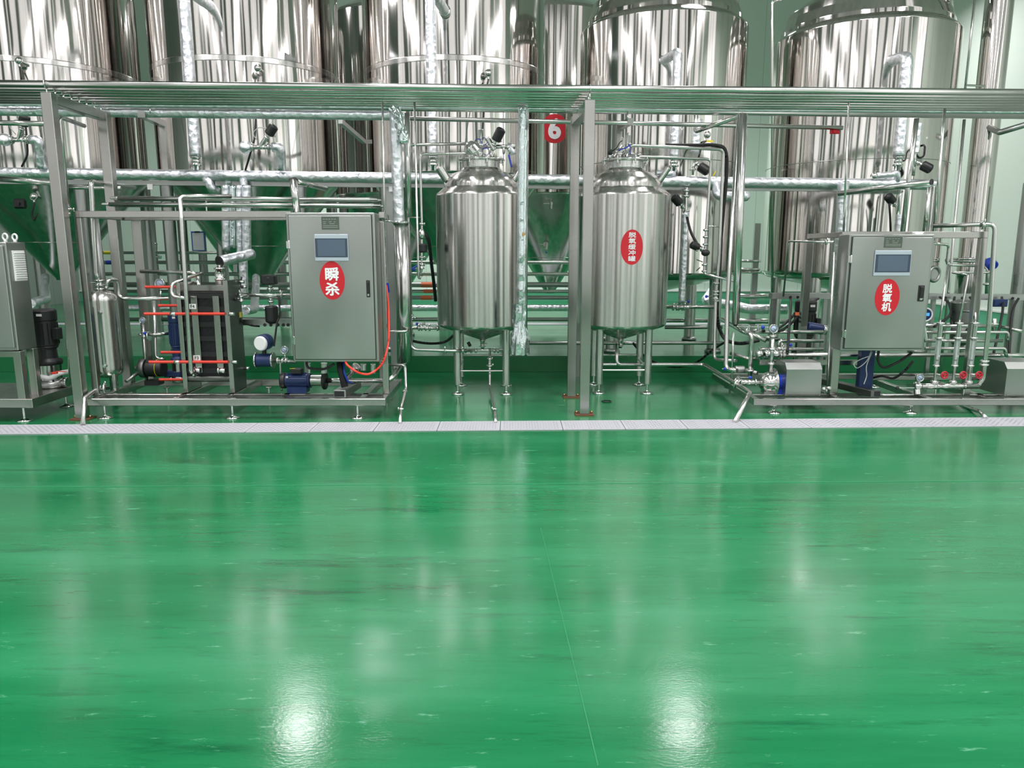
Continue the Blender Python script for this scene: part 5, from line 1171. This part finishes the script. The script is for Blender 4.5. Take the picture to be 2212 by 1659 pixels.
t, q = run('short steel branch with dull valve body left of the round pump head', 7.2, [(1578, 797, 7.25), (1612, 800, 7.2), (1636, 806, 7.1)], 0.02, 'dull')
obj('valve_body', MB().lathe([(0.028, -0.05), (0.036, -0.04), (0.036, 0.04), (0.028, 0.05)], P(1598, 798, 7.2), XA, 18), 'dull', t); obj('handle', MB().cyl(P(1560, 797, 7.2), P(1590, 797, 7.2), 0.005, seg=8), 'bright', t); obj('knob', MB().ball(P(1567, 797, 7.19), 0.018, 12), 'blue', t)
run('slanting steel pipe running back left from the pipe bundle', 7.7, [(1560, 690, 8.3), (1606, 716, 7.5), (1655, 735, 7.35)], 0.024, bend=0.02)
run('thin upright tube crossing the left pipe bundle at left', 7.4, [(1584, 716, 7.4), (1583, 770, 7.4), (1580, 830, 7.4)], 0.012)
t, q = run('thin hooked steel tube left of the right cabinet frame', 7.0, [(1802, 523, 6.95), (1704, 521, 7.6), (1692, 640, 7.9)], 0.010, bend=0.02); clampf(t, P(1785, 523, 7.05), XA, 0.012)
run('upright tube with small valve along the right cabinet frame post', 6.85, [(1802, 545, 6.86), (1787, 838, 6.86)], 0.011)
single('drain_cock', MB().cyl(P(1785, 838, 6.82), P(1793, 838, 6.78), 0.014).ball(P(1780, 840, 6.82), 0.02, 12).cyl(P(1785, 838, 6.82), P(1786, 850, 6.82), 0.008), 'bright', 'small steel cock at the foot of the right cabinet frame post', 'valve')
px = P(1738, 700, 8.0)
vpump(px.x, 8.0, 0.143, 'black vertical pump behind the left pipe bundle of the deaerator skid', h=0.82)
single('orange_label', MB().box(P(1723, 678, 7.88), (0.05, 0.004, 0.035)), 'orange', 'small orange label on the black pump behind the pipe bundle', 'label')
c = P(1764, 706, 7.7); t = thing('motor', 'small blue grey motor beside the frame post, right of the black pump', 'motor', c)
obj('motor_body', MB().cyl(c-Vector((0.1, 0, 0)), c+Vector((0.07, 0, -0.03)), 0.055, bev=0.012), 'navy', t); obj('motor_end', MB().cyl(c+Vector((0.06, 0, -0.03)), c+Vector((0.1, 0, -0.035)), 0.05), 'bright', t)
obj('mount', MB().cyl(c-ZA*0.05, Vector((c.x, c.y, 0.142)), 0.02), 'dull', t)
# tray with cables
def tray(label, a, b, holes):
    t = thing('cable_tray', label, 'cable tray', a); obj('tray', MB().bar(a, b, 0.12, 0.062), 'dull', t)
    for h in holes: p = a.lerp(b, h); obj('hole', MB().cyl(p+Vector((0, -0.059, -0.012)), p+Vector((0, -0.063, -0.012)), 0.016), 'black', t)
    for f in (0.08, 0.92): p = a.lerp(b, f); obj('post', MB().bar((p.x, p.y+0.02, 0.0 if p.y < PY else PLAT), (p.x, p.y+0.02, p.z-0.03), 0.04, 0.04), 'dull', t)
tray('steel cable tray above the black pump, left of the right cabinet', P(1664, 639, 8.3), P(1795, 639, 8.3), (0.3, 0.42))
tray('steel cable tray at the right edge behind the handwheels', P(2000, 640, 8.3), P(2240, 642, 8.3), (0.15, 0.3, 0.42, 0.75))
for i, (lb, pts) in enumerate((('first black cable from the left tray down to the pipe bundle', [(1708, 645, 8.25), (1707, 680, 7.8), (1703, 730, 7.2), (1701, 765, 7.05)]), ('second black cable slanting from the left tray to the gauge', [(1735, 645, 8.25), (1715, 680, 7.9), (1692, 702, 7.5), (1678, 712, 7.2)]),
     ('third black cable slanting from the left tray', [(1746, 645, 8.25), (1722, 685, 7.9), (1700, 706, 7.6), (1682, 716, 7.3)]), ('fourth black cable curving from the left tray over the black pump', [(1768, 645, 8.25), (1745, 660, 8.0), (1732, 690, 7.8)]),
     ('black cable looping from the right tray behind the rotameters', [(2030, 642, 8.2), (2050, 655, 8.0), (2056, 690, 7.9), (2058, 720, 7.8)]), ('second black cable looping from the right tray', [(2062, 642, 8.2), (2052, 680, 7.8), (2034, 695, 7.6), (2018, 706, 7.4)]),
     ('black cable hanging at the right tray post', [(2164, 642, 8.2), (2166, 670, 8.0), (2154, 730, 7.8), (2146, 765, 7.7)]), ('black cable hanging nearest the right edge', [(2200, 645, 8.2), (2188, 670, 8.1), (2182, 720, 8.0), (2180, 765, 7.9)]),
     ('black cable hanging right of the middle rotameter', [(2095, 642, 8.2), (2103, 655, 8.1), (2100, 690, 7.9), (2088, 715, 7.8)]))):
    cable(lb, 8, pts, 0.013)
for lb, pts in (('upper loop of thick black cable under the right cabinet', [(1898, 758, 6.8), (1897, 780, 6.8), (1910, 794, 6.8), (1940, 782, 6.8), (1970, 762, 6.8)]), ('lower black cable under the right cabinet', [(1880, 818, 7.1), (1905, 812, 7.0), (1930, 817, 7.0), (1955, 800, 7.0), (1972, 780, 7.0)])):
    cable(lb, 6.8, pts, 0.012)
cable('thin grey wire looping out from under the right cabinet', 6.8, [(1882, 758, 6.78), (1872, 780, 6.75), (1852, 795, 6.75), (1845, 785, 6.75), (1860, 776, 6.75), (1876, 770, 6.75)], 0.004, 'cord', name='wire')
cable('thin grey wire hanging down under the right cabinet', 6.8, [(1884, 760, 6.78), (1872, 790, 6.75), (1872, 812, 6.75), (1866, 830, 6.75)], 0.004, 'cord', name='wire')
c = P(1868, 810, 7.0); single('cable_duct', MB().bar((c.x, 7.0, 0.143), (c.x, 7.0, 0.62), 0.13, 0.08, bev=0.004), 'navy', 'dark blue upright cable duct under the right cabinet', 'cable duct')
c = P(1897, 853, 6.72); t = thing('cable_duct', 'grey rectangular duct end lying on the right skid below the cabinet', 'cable duct', (c.x, 6.8, 0.145))
obj('duct', MB().bar((c.x, 6.77, 0.178), (c.x-0.35, 7.9, 0.178), 0.10, 0.06, bev=0.003), 'darksteel', t); obj('open_end', MB().box((c.x, 6.768, 0.178), (0.085, 0.006, 0.045)), 'black', t)
# meter with display behind cabinet edge
c = P(2000, 680, 7.3); t = thing('flow_meter', 'round white rimmed meter with blue display peeking out right of the right cabinet', 'flow meter', c)
obj('meter_head', MB().cyl(c+YA*0.08, c, 0.06, seg=28), 'navy', t); obj('rim', MB().ring(c, YA, 0.062, 0.008, 32, 8), 'white', t); obj('display', MB().box(c+Vector((0.012, -0.004, 0.004)), (0.04, 0.006, 0.03)), 'blueglow', t)
obj('meter_stem', MB().cyl(c+Vector((0, 0.05, -0.06)), P(2000, 736, 7.35), 0.02), 'bright', t)
# rotameters with handwheels on a manifold
man = P(1990, 834, 6.84), P(2112, 834, 6.84)
t = thing('manifold_pipe', 'level steel manifold pipe carrying the three red handwheel valves', 'pipe', man[0])
obj('pipe', MB().tube([man[0], man[1]], 0.026), 'bright', t)
for px in (2022, 2083): c = P(px, 834, 6.84); obj('support', MB().ring(c, XA, 0.028, 0.006, 20, 6).cyl(c-ZA*0.03, (c.x, c.y, 0.142), 0.008), 'bright', t)
obj('end_valve', MB().lathe([(0.02, -0.05), (0.04, -0.04), (0.04, 0.0), (0.024, 0.02)], man[0]-XA*0.02, XA, 20).cyl(man[0]-XA*0.04-ZA*0.02, man[0]-Vector((0.04, 0.02, 0.08)), 0.03), 'bright', t)
obj('lever', MB().cyl(P(1975, 838, 6.8), P(1942, 838, 6.78), 0.005, seg=8), 'bright', t); obj('knob', MB().ball(P(1939, 838, 6.78), 0.017, 12), 'black', t)
gauge(t, P(1985, 830, 6.8), 0.025, 0.036)
for k, (x_, xt, lb) in enumerate(((2024, 2030, 'leftmost'), (2064, 2074, 'middle'), (2098, 2108, 'rightmost'))):
    X_ = P(x_-6, 834, 6.84).x
    V = lambda py: Vector((X_, 6.84, P(x_, py, 6.84).z))
    t = thing('rotameter', '%s of the three glass rotameters with red handwheel' % lb, 'flow meter', V(828))
    obj('lower_tube', MB().cyl(V(830), V(792), 0.013).lathe([(0.02, -0.02), (0.034, -0.014), (0.034, 0.014), (0.02, 0.02)], V(826), ZA, 18), 'tube', t)
    obj('lower_flange', MB().lathe([(0.014, -0.01), (0.03, -0.006), (0.03, 0.006), (0.014, 0.01)], V(790), ZA, 18), 'bright', t)
    obj('glass_tube', MB().cyl(V(788), V(734), 0.022, 0.026, seg=20), 'glass', t)
    obj('scale', MB().cyl(V(788), V(736), 0.006, seg=8), 'white', t)
    obj('float', MB().lathe([(0.002, -0.015), (0.016, 0.01), (0.016, 0.014)], V(778), ZA, 14), 'bright', t)
    obj('upper_flange', MB().cyl(V(734), V(700), 0.02).lathe([(0.02, -0.01), (0.036, -0.006), (0.036, 0.006), (0.02, 0.01)], V(730), ZA, 18).lathe([(0.02, -0.01), (0.036, -0.006), (0.036, 0.006), (0.02, 0.01)], V(698), ZA, 18), 'bright', t)
    c = V(808) + Vector((0.05, -0.06, 0))
    w = obj('handwheel', MB().ring(c, (0.15, -1, 0.1), 0.03, 0.008, 28, 8), 'wheelred', t)
    mb = MB().lathe([(0.012, -0.008), (0.012, 0.008)], c, (0.15, -1, 0.1), 14)
    for s in range(5):
        a = s*2*math.pi/5+0.3; mb.bar(c, c+Vector((math.cos(a)*0.03, 0, math.sin(a)*0.03)), 0.008, 0.006, up=YA)
    obj('spokes', mb, 'wheelred', w); obj('wheel_stem', MB().cyl(V(808), c, 0.008), 'bright', t)
t, q = run('thick steel pipe arching over the right frame end and down to the manifold', 6.84, [(2016, 488, 7.1), (2150, 484, 6.8), (2136, 700, 6.8), (2124, 818, 6.84), P(2112, 834, 6.84)], 0.020, bend=0.06)
clampf(t, P(2127, 780, 6.84), ZA, 0.022); clampf(t, P(2126, 788, 6.84), ZA, 0.022); clampf(t, P(2122, 486, 6.84), XA, 0.022)
run('thin tube bending twice right of the right cabinet top', 7.1, [(2014, 526, 7.0), (2050, 529, 7.1), (2045, 572, 7.1), (2110, 574, 7.15)], 0.0135, bend=0.04)
run('tube dropping to the leftmost rotameter', 7.0, [(2048, 572, 7.08), (2030, 697, 6.85)], 0.011)
run('thin tube hooked over down to the middle rotameter', 7.0, [(2148, 589, 7.1), (2052, 588, 7.2), (2092, 594, 7.0), (2072, 697, 6.85)], 0.011, bend=0.03)
run('short hooked tube above the rightmost rotameter', 7.0, [(2074, 672, 7.1), (2107, 674, 6.9), (2107, 697, 6.85)], 0.010, bend=0.03)
for k, (y, x1_, lb) in enumerate(((704, 2150, 'uppermost'), (718, 2165, 'second'), (736, 2165, 'third'), (753, 2168, 'fourth'))):
    ex = [(x1_, y, 7.6)]
    if k == 1: ex = [(2176, 718, 7.6), (2178, 736, 7.6)]
    if k == 3: ex = [(2170, 753, 7.6), (2174, 770, 7.6)]
    run('%s of the four level tubes behind the rotameters' % lb, 7.6, [(1998, y, 7.6)] + ex, 0.018, bend=0.03)
single('filter_bowl', MB().lathe([(0.06, 0), (0.09, 0.04), (0.10, 0.14), (0.08, 0.2), (0.05, 0.22), (0.05, 0.3)], (P(2072, 740, 7.9).x, 7.9, P(2072, 745, 7.9).z), ZA, 28), 'darksteel', 'dark steel bowl behind the middle rotameter tubes', 'filter')
single('motor', MB().cyl(P(2075, 650, 7.9), P(2075, 700, 7.9), 0.1, seg=28, bev=0.01), 'darksteel', 'dark grey cylinder motor behind the middle rotameter', 'motor')
single('blue_box', MB().box(P(2155, 654, 8.15), (0.15, 0.12, 0.08), bev=0.006), 'navy', 'dark blue box hanging under the right cable tray', 'box')
single('blue_valve_head', MB().cyl(P(2136, 565, 8.9), P(2146, 575, 8.8), 0.06, bev=0.01), 'blue', 'blue valve head beside the flange of the tall polished column', 'valve')
t, q = run('short valve tube with elbow right of the tall polished column', 8.9, [(2125, 575, 9.0), (2135, 578, 8.9), (2132, 640, 8.9)], 0.025); clampf(t, P(2132, 614, 8.9), ZA, 0.026)
t, q = run('vertical steel valve piece with round flange near the right pump cover', 7.7, [(2149, 688, 7.7), (2147, 716, 7.7)], 0.02); obj('flange', MB().lathe([(0.03, -0.01), (0.045, 0), (0.03, 0.01)], P(2148, 700, 7.7), ZA, 20), 'bright', t)
t, q = run('long level tube leaving the right skid past the right edge', 7.9, [(2130, 768, 7.7), (2240, 768, 7.7)], 0.026); 
run('sloping tube with round end plate near the right edge', 8.6, [(2160, 705, 8.4), (2208, 716, 8.2)], 0.02)
g_ = Vector((P(2130, 906, 6.47).x, 6.47, 0.012))
run('small bent drain pipe under the right skid ending on the gutter', 6.8, [(2062, 870, 7.25), (2085, 878, 7.0), (2118, 890, 6.6), g_], 0.017, bend=0.04)
c = P(2018, 592, 8.6)
obj('manway_flange', MB().ring(c, (0.4, -1, 0), 0.08, 0.02, 32, 10).cyl(c+YA*0.02, c+YA*0.75, 0.07), 'dull', t7)
# drains of the left side
t, q = run('clamped drain pipe from the left skid bending down into the gutter', 6.9, [(832, 788, 7.1), (875, 789, 7.0), (877, 840, 6.85), (866, 884, 6.5), Vector((P(864, 914, 6.27).x, 6.27, 0.012))], 0.014, bend=0.05)
clampf(t, P(867, 884, 6.5), (0, -0.4, -1), 0.014); clampf(t, P(875, 846, 6.82), (0, -0.4, -1), 0.014, False)
t, q = run('clamped drain pipe from under the left vessel running out to the gutter', 7.0, [(1058, 752, 7.75), (1058, 835, 7.7), (1068, 884, 6.75), Vector((P(1071, 913, 6.3).x, 6.3, 0.012))], 0.014, bend=0.05)
clampf(t, P(1068, 886, 6.73), (0, -0.7, -0.7), 0.014); clampf(t, P(1058, 775, 7.74), ZA, 0.016); clampf(t, P(1058, 790, 7.73), ZA, 0.02)
t, q = run('level steel tube with clamps under the cone of the left vessel', 7.75, [(1000, 757, 7.75), (1090, 756, 7.75)], 0.014)
for px in (1006, 1018, 1028, 1068, 1076): clampf(t, P(px, 757, 7.75), XA, 0.015)
obj('black_plug', MB().cyl(P(1016, 748, 7.75), P(1011, 739, 7.75), 0.018), 'black', t)
# ============================================================ BACKGROUND PIPES
for i, (y, w, m, lb) in enumerate(((546, 6, 'tube', 'uppermost thin background pipe behind the left skid'), (567, 8, 'tube', 'background pipe crossing the far conical tank, upper'), (592, 8, 'tube', 'background pipe crossing the far conical tank, lower'), (615, 11, 'dull', 'thick background pipe at the tip height of the far conical tank'),
        (629, 7, 'tube', 'bright slim background pipe below the far cone tip'), (643, 9, 'dull', 'background pipe second below the far cone tip'), (665, 14, 'foil', 'foil wrapped background pipe low behind the small vessels'), (690, 9, 'dull', 'lowest background pipe behind the small vessels'))):
    Y = 12.175 - pxr(w, 12.1); xe = 1290 if i not in (0,) else 640
    t = hrun(y, y, Y, Y, pxr(w, Y), m, lb, x0=215, x1=xe, jit=0.03 if m == 'foil' else 0)
    for (k, px, cl) in ((0, 237, 'yellow'), (1, 242, 'blue'), (3, 922, 'orange'), (4, 927, 'orange'), (5, 921, 'orange')):
        if k == i: obj('marking_tape', MB().lathe([(pxr(w, Y)+0.003, -0.09), (pxr(w, Y)+0.003, 0.09)], P(px, y, Y), XA, 16, closed=True), cl, t, label=cl+' marking tape')
for i, px in enumerate((235, 520, 1130, 1285)):
    a = P(px, 650, 12.35); lb = ['behind the filter cylinder', 'behind the heat exchanger', 'right of the left vessel', 'behind the stickered vessel'][i]
    single('pipe_stand', MB().bar((a.x, 12.2, PLAT), (a.x, 12.2, 1.5), 0.05, 0.05), 'dull', 'grey steel upright for background pipes ' + lb, 'stand')
hrun(741, 741, 8.75, 8.75, pxr(8, 8.75), 'tube', 'long level steel tube low behind both small vessels', x0=1136, x1=1560)
hrun(692, 692, 10.9, 10.9, pxr(9, 10.9), 'tube', 'level steel tube between stickered vessel and tank legs, upper', x0=1436, x1=1531)
hrun(707, 707, 10.0, 10.0, pxr(8, 10.0), 'dull', 'dark level tube between stickered vessel and tank legs, lower', x0=1436, x1=1560)
t, q = run('bent foil wrapped pipe behind the twin risers at mid height', 11.6, [(1545, 622, 12.0), (1522, 652, 11.6), (1560, 655, 11.5), (1620, 668, 11.3), (1700, 668, 11.2)], 0.075, 'foil', name='insulated_pipe', jit=0.08)
for i, (y, x0_, x1_) in enumerate(((564, 1600, 1640), (582, 1600, 1640), (588, 1600, 1655), (640, 1590, 1690), (694, 1590, 1700))):
    hrun(y, y, 11.832-pxr(6 if i < 3 else 12, 11.8), 11.832-pxr(6 if i < 3 else 12, 11.8), pxr(6 if i < 3 else 12, 11.8), 'tube', ['first', 'second', 'third', 'fourth', 'fifth'][i] + ' from top of the background tubes between the two round topped tanks', x0=x0_, x1=x1_)
for i, px in enumerate((1625, 1790)):
    a = P(px, 650, 11.9); single('pipe_stand', MB().bar((a.x, 11.86, PLAT), (a.x, 11.86, 1.9 if i == 0 else 1.2), 0.09, 0.06), 'dull', 'steel upright behind, ' + ('between the two round topped tanks' if i == 0 else 'left of the right cabinet'), 'stand')
# clipboard on the far pipe post
c = P(428, 521, 12.9)
t = thing('column_pipe', 'upright steel pipe at the back carrying the clipboard', 'pipe', (c.x, 13.05, PLAT)); obj('pipe', MB().cyl((c.x, 13.05, PLAT), (c.x, 13.05, 1.8), 0.07), 'dull', t)
t = thing('clipboard', 'blue clipboard with white paper hanging on a background pipe', 'clipboard', c); obj('board', MB().box(c, (0.22, 0.008, 0.33), bev=0.002), 'board', t); obj('paper', MB().box(c+Vector((0.004, -0.006, -0.005)), (0.19, 0.003, 0.29)), 'paper', t); obj('clip', MB().box(c+Vector((0, -0.01, 0.155)), (0.09, 0.012, 0.025), bev=0.003), 'black', t)
for i, (px, lb) in enumerate(((364, 'slim upright steel pipe at the back, left of the clipboard'), (335, 'slimmer upright pipe with blue fitting at the back'))):
    c = P(px, 520, 13.0); t = thing('column_pipe', lb, 'pipe', (c.x, 13.0, PLAT)); obj('pipe', MB().cyl((c.x, 13.0, PLAT), (c.x, 13.0, 2.4), 0.055 if i == 0 else 0.025), 'dull', t)
    if i: obj('fitting', MB().cyl(P(334, 525, 12.95), P(334, 545, 12.95), 0.05).cyl(P(329, 552, 12.95), P(348, 556, 12.95), 0.03), 'bright', t)
# behind the heat exchanger
px = P(382, 740, 7.3)
vpump(px.x, 7.3, 0.191, 'dark blue vertical pump behind the left cover of the heat exchanger', h=0.70, r=0.062, head='navy')
c = P(322, 795, 7.2); t = thing('horizontal_pump', 'black round pump lying low left of the heat exchanger', 'pump', (c.x, 7.2, 0.19))
obj('motor', MB().cyl(c-XA*0.02, c+XA*0.15, 0.085, seg=28, bev=0.012), 'black', t); obj('pump_head', MB().cyl(c-XA*0.08, c-XA*0.02, 0.095, seg=28, bev=0.008), 'darksteel', t)
obj('stripe', MB().ring(c+XA*0.09, XA, 0.0855, 0.003, 28, 6), 'yellow', t)
obj('inlet', MB().cyl(c-XA*0.08, c-XA*0.13, 0.03), 'bright', t); obj('base_foot', MB().box((c.x+0.04, 7.2, 0.21), (0.14, 0.12, 0.045)), 'black', t)
run('slanting dark tube from skid rail up to the black round pump', 7.1, [(272, 824, 7.0), (303, 802, 7.15)], 0.017, 'dull')
t, q = run('upright thin tube with elbow left of the dark blue pump', 7.25, [(333, 648, 7.3), (337, 774, 7.25), (356, 776, 7.25)], 0.0135, bend=0.05)
t, q = run('upright tube with small gauge and blue knob left of the heat exchanger', 7.2, [(309, 700, 7.2), (318, 832, 7.2)], 0.0135)
gauge(t, q[0]+ZA*0.0, 0.006, 0.03); bfly(t, P(311, 722, 7.2), ZA, 0.014, (1, -0.3, 0.3), 'blue', 0.05)
t, q = run('level tube with clamp from blue knob valve to the dark blue pump', 7.25, [(316, 724, 7.2), (372, 720, 7.3)], 0.016); obj('round_valve', MB().cyl(P(320, 726, 7.15), P(323, 726, 7.15), 0.045, seg=24), 'bright', t)
single('junction_box', MB().box(P(378, 806, 7.32), (0.18, 0.14, 0.06), bev=0.01), 'navy', 'flat dark box at the foot of the dark blue pump', 'box')
single('red_tag', MB().box(P(1803, 284, 7.9), (0.10, 0.01, 0.05), bev=0.004).box(P(1803, 284, 7.89), (0.03, 0.012, 0.03)), 'sticker', 'small red tag hanging under the rack before the rightmost tank', 'tag')
# sample cocks on the far cone
for (px, py, Y, lb) in ((1190, 440, 12.75, 'upper small sample cock on the far conical tank'), (1180, 528, 13.1, 'lower small sample cock with blue tip on the far conical tank')):
    c = P(px, py, Y); t = thing('sample_cock', lb, 'valve', c)
    obj('body', MB().cyl(c+YA*0.25, c, 0.03).cyl(c+ZA*0.03, c-ZA*0.09, 0.022).lathe([(0.05, 0), (0.05, 0.01)], c+YA*0.12, YA, 16), 'bright', t); obj('handle', MB().cyl(c, c-XA*0.12, 0.01), 'bright', t)
    if py > 500: obj('tip', MB().cyl(c-ZA*0.12, c-ZA*0.15, 0.014), 'blue', t)
